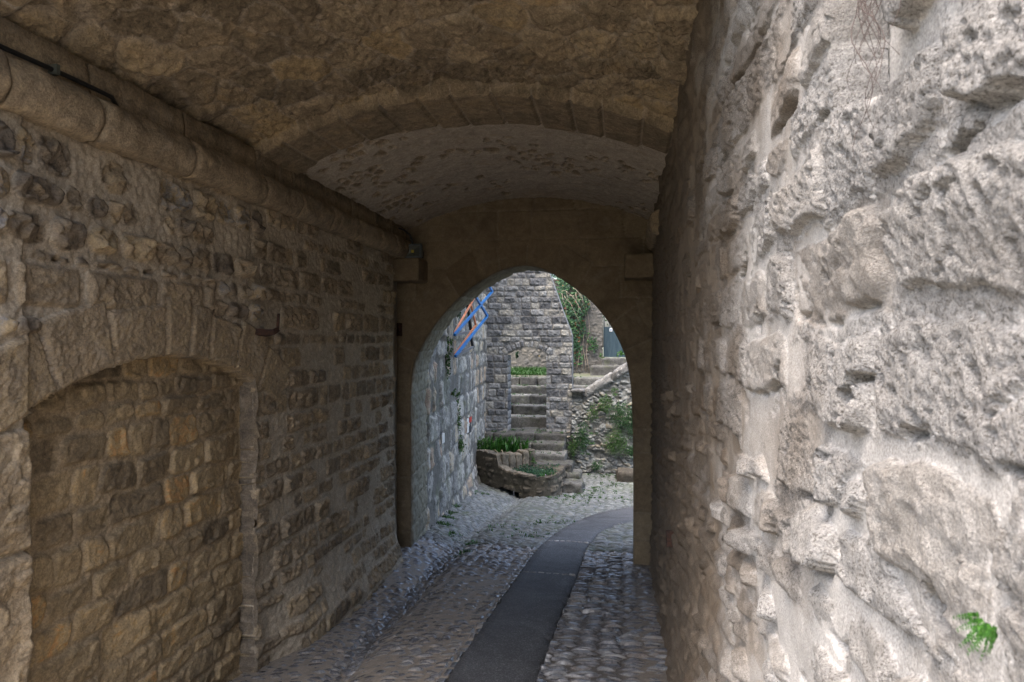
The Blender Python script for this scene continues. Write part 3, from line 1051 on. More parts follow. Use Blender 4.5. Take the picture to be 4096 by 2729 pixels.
us = np.concatenate([np.linspace(-1.5, .38, 40)[:-1], .38 * 1.0069 ** np.arange(0, int(math.log(7.9 / .38) / math.log(1.0069)) + 2)])
vs_ = np.concatenate([np.arange(-1.05, .75, .014), np.arange(.75, 2.45, .0046), np.arange(2.45, 3.25, .014)])
U, V = np.meshgrid(us, vs_, indexing='ij')
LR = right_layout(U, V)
P0 = np.stack((.335 + 0 * U - (.015 + .035 * fbm(U * 2, V * 2, 3, 199)) * sstep(2.45, 3.0, V) * sstep(1.3, 1.8, U) * sstep(6.6, 5.2, U) - .03 * np.exp(-np.maximum(V - gr(U), 0) / .25), U, V), -1)
N0 = np.zeros_like(P0)
N0[..., 0] = -1
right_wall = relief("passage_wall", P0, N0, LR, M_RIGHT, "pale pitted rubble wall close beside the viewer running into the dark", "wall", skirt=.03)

# ------------------------------------------------------------------ vault
VC, VR = (-1.10, .045), 3.225


def vault_layout(u, s):
    lay = {}
    wu = u + .05 * fbm(u * 2.5, s * 2.5, 3, 211)
    ws = s + .05 * fbm(u * 2.5, s * 2.5, 3, 212)
    # rough masonry
    i1, d1, a1, b1 = cells(wu, ws, .30, .24, 201, .85, .02)
    h1 = stone_h(u, s, i1, d1, a1, b1, .016, .016, .05, .18, .016, .07, 21)
    h1 = h1 + .015 * ridged(u * 4, s * 6, 5, 213, .6) * .6 + .010 * fbm(u * 18, s * 24, 4, 214) - .020 * sstep(.12, .5, fbm(u * 22, s * 34, 3, 215)) * sstep(-.2, .2, fbm(u * 2, s * 2, 2, 220))
    # voussoir ring
    e = np.cumsum(np.r_[-.2, R.uniform(.20, .30, 18)])
    k = np.clip(np.searchsorted(e, s.ravel()) - 1, 0, 17).reshape(s.shape)
    back = 4.93 + .18 * (rnd(k.astype(np.int64) + 50, 3) - .3)
    dv = np.minimum(np.minimum(s - e[k], e[k + 1] - s) - .006, np.minimum(u - 4.38, back - u))
    i2 = 9000000 + k.astype(np.int64)
    h2 = .030 + np.clip(dv / .012, 0, 1) * .026 + .004 * fbm(u * 9, s * 9, 4, 216) + .004 * (rnd(i2, 4) - .5)
    # plaster with stones showing through
    i3, d3, a3, b3 = cells(wu, ws, .13, .085, 203, .9, .02)
    show = (rnd(i3, 11) + .75 * fbm(a3 * .9, b3 * .9, 2, 217)) > .93
    hp = .030 + .008 * fbm(u * 5, s * 5, 4, 218) + .003 * fbm(u * 40, s * 40, 3, 219)
    h3 = np.where((d3 > 0) & show, hp - .010 - .012 * rnd(i3, 4) + .012 * facets(u, s, .06, 23), hp)
    # front ring at the passage mouth
    i4, d4, a4, b4 = courses(s, u, [.9, 2.43], .26, .34, 204, .012, .02)
    h4 = .05 + np.clip(d4 / .015, 0, 1) * .012 + .006 * fbm(u * 9, s * 9, 4, 226)
    A, B, C, D = u < 4.38, (u >= 4.38) & (u < back), u >= back, u < 2.43
    h = np.where(A, h1, np.where(B, h2, h3))
    idn = np.where(A, np.where(d1 > 0, i1, -1), np.where(B, np.where(dv > 0, i2, -1), np.where((d3 > 0) & show, i3, -1)))
    mort = np.where(A, sstep(.006, -.006, d1) * .35, np.where(B, .45 * sstep(.003, -.003, dv), np.where(show, sstep(.006, -.006, d3), 1)))
    tint = np.where(A, rnd(i1, 7), np.where(B, .10 + .25 * rnd(i2, 7), .25 + .3 * rnd(i3, 7)))
    h = np.where(D, h4, h)
    idn = np.where(D, np.where(d4 > 0, i4, -1), idn)
    mort = np.where(D, sstep(.003, -.003, d4), mort)
    tint = np.where(D, .45 + .3 * rnd(i4, 7), tint)
    return {"h": h, "id": idn, "mort": mort, "tint": tint}


us = graded(1.40, 7.80, .011, .015)
ss = np.arange(0, 3.30, .0125)
U, Sg = np.meshgrid(us, ss, indexing='ij')
phi = (Sg - 1.60) / VR
P0 = np.stack((VC[0] + VR * np.sin(phi), U, VC[1] + VR * np.cos(phi) + .05 * (U < 4.38) + .045 * np.sin(phi)), -1)
N0 = np.stack((-np.sin(phi), 0 * U, -np.cos(phi)), -1)
vault = relief("barrel_vault", P0, N0, vault_layout(U, Sg), M_VAULT, "rough brown barrel vault with a band of voussoirs overhead", "vault",
               kinds=lambda i: "voussoir" if 9000000 <= i < 9000100 else "stone", skirt=.04, rest="small_stones")

# ------------------------------------------------------------------ gate wall with the pointed arch
prof = spline([(-2.457, -1.15), (-2.457, -.3), (-2.457, .5), (-2.455, 1.05), (-2.42, 1.32), (-2.245, 1.671), (-1.956, 2.026), (-1.645, 2.276), (-1.338, 2.425), (-1.16, 2.462),
               (-.93, 2.43), (-.587, 2.237), (-.293, 1.988), (-.099, 1.717), (.022, 1.449), (.085, 1.15), (.108, .75), (.118, .2), (.118, -.5), (.118, -1.15)], 520)
K = len(prof)
rev = np.linspace(-1.15, 0, 60)[:-1]
fac_ = np.concatenate([np.arange(0, .9, .0135), np.linspace(.9, 2.3, 24)])
rows = np.concatenate([rev, fac_])
KK, RR = np.meshgrid(np.arange(K), rows, indexing='ij')
c0 = np.array((-1.17, 1.0))
dirs = prof - c0
dirs[prof[:, 1] < 1.0, 1] = 0
dirs = dirs / np.linalg.norm(dirs, axis=1, keepdims=True)
rp = np.maximum(RR, 0)
GX, GZ = prof[KK, 0] + dirs[KK, 0] * rp, prof[KK, 1] + dirs[KK, 1] * rp
dep = np.maximum(-RR, 0)
spl = .10 * (dep / 1.15) * np.where(GX < -1.2, 1.3, .9)
GX, GZ = GX + dirs[KK, 0] * spl, GZ + dirs[KK, 1] * spl * .5
GY = 7.75 + dep
P0 = np.stack((GX, GY, GZ), -1)
isrev = RR < 0
# rounded arris
N0 = np.stack((np.where(isrev, -dirs[KK, 0], 0), np.where(isrev, 0, -1.0), np.where(isrev, -dirs[KK, 1], 0)), -1)
wx, wz = GX + .01 * fbm(GX * 5, GZ * 5, 2, 3), GZ + .008 * fbm(GX * 5, GZ * 5, 2, 4)
i1, d1, a1, b1 = courses(wx, wz, bounds(-1.4, 5, .24, .36, 301), .35, .7, 301, .014, .02)
al = np.r_[0, np.cumsum(np.linalg.norm(np.diff(prof, axis=0), axis=1))][KK]
e = np.cumsum(np.r_[0, R.uniform(.22, .34, 40)])
k = np.clip(np.searchsorted(e, al.ravel()) - 1, 0, 39).reshape(al.shape)
thick = .30 + .06 * np.sin(k * 1.7)
ring = (RR < thick)
dvv = np.minimum(np.minimum(al - e[k], e[k + 1] - al) * np.where(rp > 0, 1 + rp / 1.6, 1) - .006, np.where(isrev, 1, thick - RR - .004))
ids = np.where(ring, np.where(dvv > 0, 9000000 + k, -1), np.where(d1 > 0, i1, -1))
dd = np.where(ring, dvv, d1)
hh = np.clip(dd / .010, 0, 1) * .011 + .006 * fbm(GX * 4 + GY, GZ * 4 + GY, 4, 305) + .003 * fbm(GX * 25 + GY * 9, GZ * 25, 3, 306) + np.where(isrev, .015 * fbm(GY * 7, al * 7, 5, 307, .6), 0)
hh = hh - .020 * isrev
hh = hh * np.clip(np.abs(RR) / .02, .2, 1) - .006 * np.exp(-np.abs(RR) / .008)
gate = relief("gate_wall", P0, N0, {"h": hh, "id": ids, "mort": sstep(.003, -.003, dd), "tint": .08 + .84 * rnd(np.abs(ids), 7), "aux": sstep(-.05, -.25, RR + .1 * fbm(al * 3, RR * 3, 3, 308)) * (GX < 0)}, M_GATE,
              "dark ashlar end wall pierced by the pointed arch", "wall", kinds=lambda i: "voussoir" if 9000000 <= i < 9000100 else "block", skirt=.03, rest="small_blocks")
for i, (x0, x1) in enumerate(((-2.60, -2.255), (.02, .40))):
    o = rough_block("corbel", (x0, 7.38, 2.275), (x1, 7.80, 2.535), M_GATE, gate, seed=20 + i, res=.03, rad=.012, amp=.006, ns=9, tint=.6)

# unseen masonry above and beside the passage (keeps the daylight out)
tower_mass = empty("gatehouse", (-1, 5, 0), "solid stone gate building that carries the vaulted passage", "building")
box("masonry_side", (-6.0, 1.38, -2), (-2.80, 8.80, 8), M_MASS, tower_mass)
box("masonry_side", (.62, -1.5, -2), (4.0, 8.80, 3.45), M_MASS, tower_mass)
box("masonry_upper", (-2.80, 1.42, 3.48), (.62, 8.82, 8.0), M_MASS, tower_mass)
box("masonry_upper", (.622, 1.42, 3.452), (4.0, 8.82, 8.0), M_MASS, tower_mass)
for a, b in (((-2.798, 7.30, -2), (-2.62, 7.72, 3.4)), ((.38, 7.60, -2), (.618, 7.74, 3.4)), ((-2.798, 7.80, -2), (-2.62, 8.78, 3.47)), ((.24, 7.80, -2), (.618, 8.78, 3.47)),
             ((-2.618, 7.80, 2.75), (.238, 8.78, 3.475))):
    box("masonry_pier", a, b, M_MASS, tower_mass)
box("wall_top", (.45, -1.5, 3.20), (.62, 1.9, 3.44), M_MASS, tower_mass)

# ------------------------------------------------------------------ outdoor wall on the left
us = graded(8.62, 17.1, .020, .034)
vs_ = np.arange(-1.95, 6.6, .024)
U, V = np.meshgrid(us, vs_, indexing='ij')
ex = np.interp(U, [8.6, 8.9, 11.25, 13.77, 17.2], [-2.72, -2.60, -2.87, -3.10, -3.45])
wu, wv = U + .03 * fbm(U * 4, V * 4, 3, 401), V + .025 * fbm(U * 3, V * 5, 3, 402)
i1, d1, a1, b1 = courses(wu, wv, bounds(-2, 7, .22, .46, 401), .16, .46, 401, .035, .04, .06)
keep = rnd(i1, 11) > .10
hs = stone_h(U, V, i1, d1, a1, b1, .022, .016, .035, .10, .02, .12, 33) + .008 * fbm(U * 12, V * 12, 3, 403)
mt = .006 + .012 * fbm(U * 3, V * 3, 3, 404) + .006 * fbm(U * 14, V * 14, 3, 405)
st = keep & (d1 > 0) & (hs > mt)
hh = np.where(keep, np.maximum(hs, mt), mt) + .03 * fbm(U * .8, V * .8, 3, 406)
foot = np.exp(-np.maximum(V - lane_z(ex + .05, U), 0) / .22) * .12 * sstep(11, 13, U)
P0 = np.stack((ex + foot, U, V), -1)
N0 = np.zeros_like(P0)
N0[..., 0] = 1
wall_ext = relief("stone_wall", P0, N0, {"h": hh, "id": np.where(st, i1, -1), "mort": sstep(.004, -.004, np.where(keep, hs - mt, -1)), "tint": rnd(i1, 7)}, M_EXT,
                  "tall pale block wall beyond the arch that carries the painted metal bars", "wall", rest="small_stones")
box("wall_core", (-4.6, 8.84, -2), (-3.62, 17.3, 6.6), M_MASS, wall_ext)

# ------------------------------------------------------------------ pier wall with the small doorway
us = np.r_[np.arange(-3.56, -1.70, .0165), np.linspace(-1.70, -1.235, 30)]
vs_ = np.arange(-.72, 6.2, .0165)
U, V = np.meshgrid(us, vs_, indexing='ij')
RX = np.interp(V, [-1, 1.72, 1.80, 2.38, 2.825, 3.318, 4.2, 6.5], [-1.235, -1.24, -1.26, -1.48, -1.636, -1.815, -2.10, -2.6])
U = np.where(V > 1.60, -3.56 + (U + 3.56) * (np.minimum(RX + .006 * fbm(V * 9, V * 0, 2, 6), -1.235) + 3.56) / (-1.235 + 3.56), U)
wu, wv = U + .012 * fbm(U * 5, V * 5, 3, 501), V + .010 * fbm(U * 5, V * 5, 3, 502)
i1, d1, a1, b1 = courses(wu, wv, bounds(-.75, 6.6, .11, .21, 503), .16, .42, 503, .022, .03, .015)
hs = stone_h(U, V, i1, d1, a1, b1, .019, .012, .018, .15, .016, .08, 35) + .006 * fbm(U * 14, V * 14, 3, 504)
acx, acz, ar = -2.375, .60, .845
rho, ang = np.hypot(U - acx, V - acz), np.arctan2(U - acx, V - acz)
w = np.linspace(-.71, .71, 12)
w[1:-1] += R.uniform(-.015, .015, 10)
k = np.clip(np.searchsorted(w, ang.ravel()) - 1, 0, 10).reshape(ang.shape)
dv = np.minimum(np.minimum((ang - w[k]) * rho, (w[k + 1] - ang) * rho) - .011, np.minimum(rho - ar, ar + .15 + .03 * np.sin(k * 2.1) - rho) - .004)
vz = (np.abs(ang) < .71) & (rho > ar - .02) & (rho < ar + .185)
hv = stone_h(U, V, 9000000 + k, dv, U, V, .032, .012, .025, 0, .014, .08, 36)
d1 = np.where(vz, dv, d1)
ids = np.where(vz, 9000000 + k, i1)
hs = np.where(vz, hv, hs)
hh = np.where(d1 > 0, hs, .004 + .004 * fbm(U * 20, V * 20, 3, 505))
door = (U > -2.862) & (U < -1.888) & ((V < 1.22) | (rho < ar - .004))
door = door & ((V < acz + ar) | True) & ~((V > 1.22) & (rho > ar - .004))
cutm = door | (U < -3.52)
P0 = np.stack((U, 17.0 + 0 * U, V), -1)
N0 = np.zeros_like(P0)
N0[..., 1] = -1
pier = relief("pier_wall", P0, N0, {"h": hh, "id": np.where(d1 > 0, ids, -1), "mort": sstep(.004, -.004, d1), "tint": rnd(ids, 7), "cut": cutm}, M_TOWER,
              "grey coursed block wall with a small arched doorway over the steps", "wall", kinds=lambda i: "voussoir" if 9000000 <= i < 9000100 else "block", skirt=.05, rest="small_blocks")
_zs = np.linspace(-.75, 6.2, 60)
_co = []
for z in _zs:
    x = float(np.interp(z, [-1, 1.72, 1.80, 2.38, 2.825, 3.318, 4.2, 6.5], [-1.235, -1.24, -1.26, -1.48, -1.636, -1.815, -2.10, -2.6])) - .012
    _co += [(x, 17.0, z), (x, 17.6, z), (-3.56, 17.6, z)]
_f = [(3 * i + a, 3 * i + 3 + a, 3 * i + 4 + a, 3 * i + 1 + a) for i in range(59) for a in (0, 1) if a == 0 or _zs[i] > 1.5]
_n = len(_co)
to_obj("wall_side", _co, _f, M_TOWER, pier, attrs={"mort": np.full(_n, .6), "tint": np.full(_n, .4), "aux": np.zeros(_n)})
_z = -.72
k = 0
while _z < 1.22:
    hgt = random.uniform(.14, .22)
    for xa, xb in ((-3.2, -2.868), (-1.882, -1.5)):
        rough_block("jamb_stone", (xa, 17.035, _z + .006), (xb, 17.60, min(_z + hgt, 1.25)), M_TOWER, pier, seed=700 + k, res=.06, rad=.018, amp=.008, ns=8)
        k += 1
    _z += hgt
_co, _f = [], []
for i, t in enumerate(np.linspace(-.66, .66, 30)):
    x, z = -2.375 + .852 * math.sin(t), .60 + .852 * math.cos(t)
    _co += [(x, 17.015, z), (x, 17.6, z), (x, 17.6, z + .5)]
    if i: _f += [(3 * i - 3, 3 * i - 2, 3 * i + 1, 3 * i), (3 * i - 2, 3 * i - 1, 3 * i + 2, 3 * i + 1)]
_n = len(_co)
to_obj("arch_soffit", _co, _f, M_TOWER, pier, attrs={"mort": np.full(_n, .5), "tint": np.full(_n, .4), "aux": np.zeros(_n)})

# ------------------------------------------------------------------ retaining wall on the right of the steps
us = np.arange(-1.55, 3.2, .018)
U, TT = np.meshgrid(us, np.linspace(0, 1, 150), indexing='ij')
topz = np.interp(U, [-1.6, -1.27, -1.245, -.93, -.90, .148, 1.6, 3.2], [-.62, -.60, .33, .33, .31, .985, 1.95, 2.1])
V = -1.80 + TT * (topz + 1.80)
wu, wv = U + .05 * fbm(U * 4, V * 4, 3, 601), V + .04 * fbm(U * 4, V * 4, 3, 602)
i1, d1, a1, b1 = cells(wu, wv, .145, .075, 603, .9, .006)
keep = rnd(i1, 11) > .12
hs = stone_h(U, V, i1, d1, a1, b1, .030, .030, .016, .4, .025, .07, 37)
mt = -.004 + .014 * fbm(U * 2, V * 2, 3, 604) + .006 * fbm(U * 16, V * 16, 3, 605) + .012 * sstep(.0, .4, fbm(U * 1.4 + 3, V * 1.4, 2, 606)) * (V < .2)
st = keep & (d1 > 0) & (hs > mt)
hh = np.where(keep, np.maximum(hs, mt), mt) + .05 * fbm(U * 1.1, V * 1.1, 3, 607)
lft = np.interp(V, [-1.8, -1.2, -.7, -.6, 3], [-1.3, -1.35, -1.45, -1.26, -1.26])
cutm = (U < lft)
P0 = np.stack((U, 16.92 + .10 * (V + 1.7) / 2.5 + 0 * U, V), -1)
N0 = np.zeros_like(P0)
N0[..., 1] = -1
ret = relief("retaining_wall", P0, N0, {"h": hh, "id": np.where(st, i1, -1), "mort": sstep(.004, -.004, np.where(keep, hs - mt, -1)), "tint": rnd(i1, 7), "cut": cutm}, M_RUBBLE,
             "rough grey rubble wall with a sloping top beside the steps", "wall", close=.5, rest="small_stones")
# sloping coping
M_COPE = stone_mat("coping_stone", [(0, (0.135, 0.131, 0.126)), (1, (0.216, 0.211, 0.198))], (0.225, 0.216, 0.198), var=.5, stains=[((.42, .41, .385), 13, .57, .62, .85), ((.08, .08, .075), 9, .54, .64, .6)], bdist=.012, bump=((30, .8), (90, .5)), speck_scale=50)
xs = np.r_[-.93, -.25, .45, 1.05, 1.6]
for i, (a, b) in enumerate(zip(xs[:-1], xs[1:])):
    za, zb = np.interp([a, b], [-.93, .148, 1.6], [.33, 1.02, 1.98])
    sl = (zb - za) / (b - a)
    rough_block("coping_stone", (a - .004, 16.93, (za + zb) / 2 - .17), (b + .004, 17.5, (za + zb) / 2 + .07), M_COPE, ret, seed=60 + i, res=.035, rad=.07, amp=.022, ns=7, tilt=(sl, .02), fac=.012)
rough_block("coping_stone", (-1.27, 16.82, .33), (-.92, 17.35, .41), M_COPE, ret, seed=70, res=.05, rad=.03, amp=.012)


# ------------------------------------------------------------------ steps
def steps(root, rows, seed):
    for i, (x0, x1, y0, y1, z0, z1, n) in enumerate(rows):
        rg = random.Random(seed + i)
        cuts = [x0] + sorted(x0 + (x1 - x0) * (k + rg.uniform(.3, .7)) / n for k in range(n - 1)) + [x1] if n > 1 else [x0, x1]
        for k, (a, b) in enumerate(zip(cuts[:-1], cuts[1:])):
            dz = rg.uniform(-.012, .012)
            rough_block("step_stone", (a + .005, y0 + rg.uniform(-.02, .02), z0), (b - .005, y1, z1 + dz), M_STEP, root, seed=seed * 9 + i * 5 + k,
                        res=.05, rad=.014, amp=.016, ns=7, fac=.020)


low = empty("stone_steps", (-2, 15.5, -1.65), "lower flight of worn stone steps beside the planter", "steps")
steps(low, [(-3.35, -1.36, 16.55, 17.75, -1.7, -.665, 4), (-2.75, -1.36, 16.05, 16.72, -1.75, -.835, 3), (-2.45, -1.29, 15.55, 16.22, -1.8, -1.005, 2),
            (-1.95, -1.10, 15.02, 15.70, -1.8, -1.135, 1)], 3)
rough_block("step_stone", (-1.28, 14.42, -1.85), (-.84, 15.15, -1.41), M_STEP, low, seed=81, res=.04, rad=.04, amp=.022, ns=4, fac=.035)
rough_block("step_stone", (-1.25, 14.95, -1.85), (-.92, 15.5, -1.29), M_STEP, low, seed=83, res=.04, rad=.04, amp=.025, ns=4, fac=.04)
up_root = empty("stone_steps", (-2, 18.8, -.6), "upper flight of mossy stone steps seen through the arched doorway", "steps")
steps(up_root, [(-3.6, -.45, 17.75, 18.4, -1.2, -.395, 3), (-3.6, -.45, 18.25, 18.95, -1.2, -.135, 3), (-3.6, -.45, 18.80, 19.5, -1.2, .09, 4),
                (-3.7, -.45, 19.35, 20.05, -1.2, .31, 3), (-3.8, -.45, 19.90, 20.6, -1.2, .535, 6)], 5)
plat = to_obj("upper_terrace", [(-4.5, 20.3, .53), (3.5, 20.3, .53), (3.5, 23.5, .60), (-4.5, 23.5, .60), (-4.5, 20.3, -2), (3.5, 20.3, -2)], [(0, 1, 2, 3), (4, 5, 1, 0)], M_EARTH)
tag(plat, "earth terrace at the head of the upper steps", "terrace", kind="structure")
gst = empty("door_steps", (-.3, 21.5, .6), "two stone steps below the teal door", "steps")
rough_block("step_stone", (-.97, 21.05, .3), (1.2, 21.95, .835), M_STEP, gst, seed=91, res=.05, rad=.03, amp=.03, fac=.02, tint=.05)
rough_block("step_stone", (-.64, 21.55, .3), (1.2, 21.98, 1.06), M_STEP, gst, seed=92, res=.05, rad=.03, amp=.03, fac=.02, tint=.15)
bl = rough_block("boulder", (-.13, 15.9, -1.75), (.6, 16.6, -1.42), M_PLANTER, seed=95, res=.05, rad=.05, amp=.03, ns=3, fac=.04)
bl.data.attributes['tint'].data.foreach_set('value', np.full(len(bl.data.vertices), .1, np.float32))
tag(bl, "squat dark stone block lying at the foot of the rubble wall", "stone block")

# ------------------------------------------------------------------ back wall, door
us = np.arange(-4.3, 1.6, .026)
vs_ = np.arange(.40, 4.6, .026)
U, V = np.meshgrid(us, vs_, indexing='ij')
wu, wv = U + .06 * fbm(U * 3, V * 3, 3, 701), V + .05 * fbm(U * 3, V * 3, 3, 702)
i1, d1, a1, b1 = cells(wu, wv, .20, .11, 703, .85, .02)
keep = rnd(i1, 11) > .25
hs = stone_h(U, V, i1, d1, a1, b1, .02, .012, .02, .12, .016, .10, 47)
mt = .008 + .010 * fbm(U * 2, V * 2, 3, 704) + .006 * fbm(U * 12, V * 12, 3, 705)
st = keep & (d1 > 0) & (hs > mt)
hh = np.where(keep, np.maximum(hs, mt), mt)
cutm = ((U > -.61) & (U < .62) & (V > .9)) | (V > np.interp(U, [-4.3, -1.4, -1.1, -.6, 1.6], [4.5, 3.3, 3.0, 2.62, 2.6]))
P0 = np.stack((U, 22.0 + 0 * U, V), -1)
N0 = np.zeros_like(P0)
N0[..., 1] = -1
M_BACK = stone_mat("lichen_rubble", [(0, (0.074, 0.072, 0.065)), (.5, (0.114, 0.108, 0.099)), (1, (0.149, 0.134, 0.109))], (0.099, 0.093, 0.082), var=.4,
                   stains=[((.14, .13, .11), 2.0, .55, .74, .5), ((.42, .27, .06), 3.0, .66, .72, .7)], bdist=.02, bump=((20, .8), (60, .5)), speck_scale=30)
back = relief("back_wall", P0, N0, {"h": hh, "id": np.where(st, i1, -1), "mort": sstep(.004, -.004, np.where(keep, hs - mt, -1)), "tint": rnd(i1, 7), "cut": cutm}, M_BACK,
              "lichen stained rubble wall behind the upper terrace", "wall", close=.5, rest="small_stones")
dr = empty("plank_door", (-.2, 22.2, 1.09), "weathered teal door at the top of the right-hand steps", "door")
for i in range(6):
    x = -.60 + i * .20
    box("plank", (x + .003, 22.15, 1.085), (x + .197, 22.19, 2.055 + .004 * (i % 2)), M_DOOR, dr)
box("back_panel", (-.605, 22.2205, 1.09), (.60, 22.25, 2.05), M_DOOR, dr)
box("rail", (-.598, 22.192, 1.9), (.6, 22.22, 2.0), M_DOOR, dr)
nt_ = box("notice", (-.41, 22.135, 1.905), (-.325, 22.147, 2.02), M_WHITE, dr)
box("notice_print", (-.395, 22.130, 1.93), (-.342, 22.1345, 1.985), plain_mat("notice_blue", (.12, .19, .30), .5), nt_)
for i, x in enumerate((-.585, -.42, -.30, -.12, .05)):
    tube("bar", [(x, 22.17, 2.05), (x, 22.17, 3.1)], .010 if i else .02, M_STRUT, dr, 6)

# ------------------------------------------------------------------ planter
ppts = spline([(-3.55, 15.05), (-3.2, 14.75), (-2.84, 14.45), (-2.45, 14.12), (-2.08, 13.90), (-1.75, 13.80), (-1.48, 13.88), (-1.33, 14.15), (-1.28, 14.5), (-1.26, 15.2)], 190)
al = np.r_[0, np.cumsum(np.linalg.norm(np.diff(ppts, axis=0), axis=1))]
tg = np.gradient(ppts, axis=0)
tg /= np.linalg.norm(tg, axis=1, keepdims=True)
nrm2 = np.stack((tg[:, 1], -tg[:, 0]), -1)
KK, TT = np.meshgrid(np.arange(len(ppts)), np.linspace(0, 1, 64), indexing='ij')
U = al[KK]
XX = ppts[KK, 0]
topz = np.interp(XX, [-3.6, -2.64, -2.59, -2.4, -1.9, -1.5, -1.2], [-.82, -.81, -1.06, -1.12, -1.16, -1.19, -1.14]) + .02 * fbm(U * 5, U * 0, 3, 805) + .012 * np.round(fbm(U * 9, U * 0 + 4, 2, 806) * 2)
V = -1.82 + TT * (topz + 1.82)
wu, wv = U + .03 * fbm(U * 4, V * 4, 3, 801), V + .03 * fbm(U * 4, V * 4, 3, 802)
i1, d1, a1, b1 = courses(wu, wv, bounds(-1.9, -.5, .09, .17, 803), .12, .34, 803, .02, .04, .03)
hs = stone_h(U, V, i1, d1, a1, b1, .030, .02, .03, .25, .02, .09, 57)
bury = .010 + .02 * sstep(-2.2, -2.9, XX) + .012 * fbm(U * 2, V * 2, 3, 804)
st = (d1 > 0) & (hs > bury)
hole = (XX > -2.72) & (XX < -2.10) & (V < np.interp(XX, [-2.72, -2.5, -2.1], [-1.56, -1.47, -1.53]))
P0 = np.stack((ppts[KK, 0], ppts[KK, 1], V), -1)
N0 = np.stack((nrm2[KK, 0], nrm2[KK, 1], 0 * V), -1)
planter = relief("stone_planter", P0, N0, {"h": np.maximum(hs, bury), "id": np.where(st, i1, -1), "mort": sstep(.004, -.004, hs - bury), "tint": rnd(i1, 7),
                                           "cut": hole}, M_PLANTER,
                "low damp rubble planter with a dark drain hole at its foot", "planter", close=.03, skirt=.05, rest="small_stones")
_co, _f = [], []
for i in range(len(ppts)):
    tz = topz[i, 0] + .004
    for off, dz in ((.022, -.03), (.008, .002), (-.10, .006), (-.20, -.01), (-.21, -.12)):
        _co.append((ppts[i, 0] + nrm2[i, 0] * off, ppts[i, 1] + nrm2[i, 1] * off, tz + dz + .045 * float(_T[(i // 9) * 97 % 65536] - .5)))
    if i: _f += [(5 * i - 5 + a, 5 * i + a, 5 * i + a + 1, 5 * i - 4 + a) for a in range(4)]
_n = len(_co)
to_obj("rim", _co, _f, M_PLANTER, planter, attrs={"mort": np.zeros(_n), "tint": np.repeat(_T[(np.arange(len(ppts)) // 11) * 31 % 65536], 5), "aux": np.zeros(_n)})
to_obj("soil", [(-3.45, 15.0, -.89), (-2.84, 14.55, -.89), (-2.5, 14.45, -.89), (-2.15, 15.4, -.89), (-2.5, 16.6, -.86), (-3.45, 16.6, -.86)], [(0, 1, 2, 3, 4, 5)], M_SOIL, planter)
to_obj("soil", [(-2.75, 14.5, -1.20), (-2.08, 14.05, -1.23), (-1.75, 13.95, -1.25), (-1.45, 14.1, -1.25), (-1.40, 15.2, -1.16), (-2.3, 15.6, -1.08)], [(0, 1, 2, 3, 4, 5)], M_SOIL, planter)
for i in range(5):
    t = i / 5
    x, y = -2.62 + .62 * t, 14.42 + .75 * t
    rough_block("rim_stone", (x, y - .1, -1.3), (x + .17, y + .12, -.82 + random.uniform(-.03, .03)), M_PLANTER, planter, seed=110 + i, res=.03, rad=.02, amp=.014, rot=.8, fac=.012)
tube("drain_bar", [(-2.22, 13.95, -1.80), (-2.22, 13.95, -1.45)], .010, M_STRUT, planter, 6)


# ------------------------------------------------------------------ plants
def leaf_mesh(name, c, d, n, size, mat, parent, tint, shape="oval", width=.6, loc=None):
    """many leaves as one mesh: c centres, d directions, n normals"""
    c, d, n = map(lambda a: np.asarray(a, float), (c, d, n))
    d = d / (np.linalg.norm(d, axis=1, keepdims=True) + 1e-9)
    s = np.cross(d, n)
    s /= np.linalg.norm(s, axis=1, keepdims=True) + 1e-9
    n = np.cross(s, d)
    size = np.asarray(size)[:, None]
    if shape == "ivy":
        o = [(0, 0, 0), (-.42, .05, .06), (-.55, .42, .10), (-.22, .55, .03), (0, 1.0, -.05), (.22, .55, .03), (.55, .42, .10), (.42, .05, .06)]
        fc = [(0, 1, 2, 3), (0, 3, 4, 5), (0, 5, 6, 7)]
    else:
        w = width * .5
        o = [(0, 0, 0), (-w, .35, .10), (-w * .8, .7, .06), (0, 1, -.08), (w * .8, .7, .06), (w, .35, .10)]
        fc = [(0, 1, 2, 3), (0, 3, 4, 5)]
    k = len(o)
    vs = np.stack([c + s * size * a + d * size * b + n * size * z for a, b, z in o], 1).reshape(-1, 3)
    base = (np.arange(len(c)) * k)[:, None, None]
    fs = (base + np.array([f for f in fc])[None]).reshape(-1, 4)
    if loc is None:
        loc = vs.mean(0)
        loc[2] = vs[:, 2].min()
    me = raw_mesh(name, vs - loc, fs.astype(np.int32), None, {"tint": np.repeat(tint, k)}, smooth=False)
    return place(name, me, mat, parent, loc)


def unit(n, seed):
    g = np.random.default_rng(seed)
    v = g.normal(size=(n, 3))
    return v / np.linalg.norm(v, axis=1, keepdims=True)


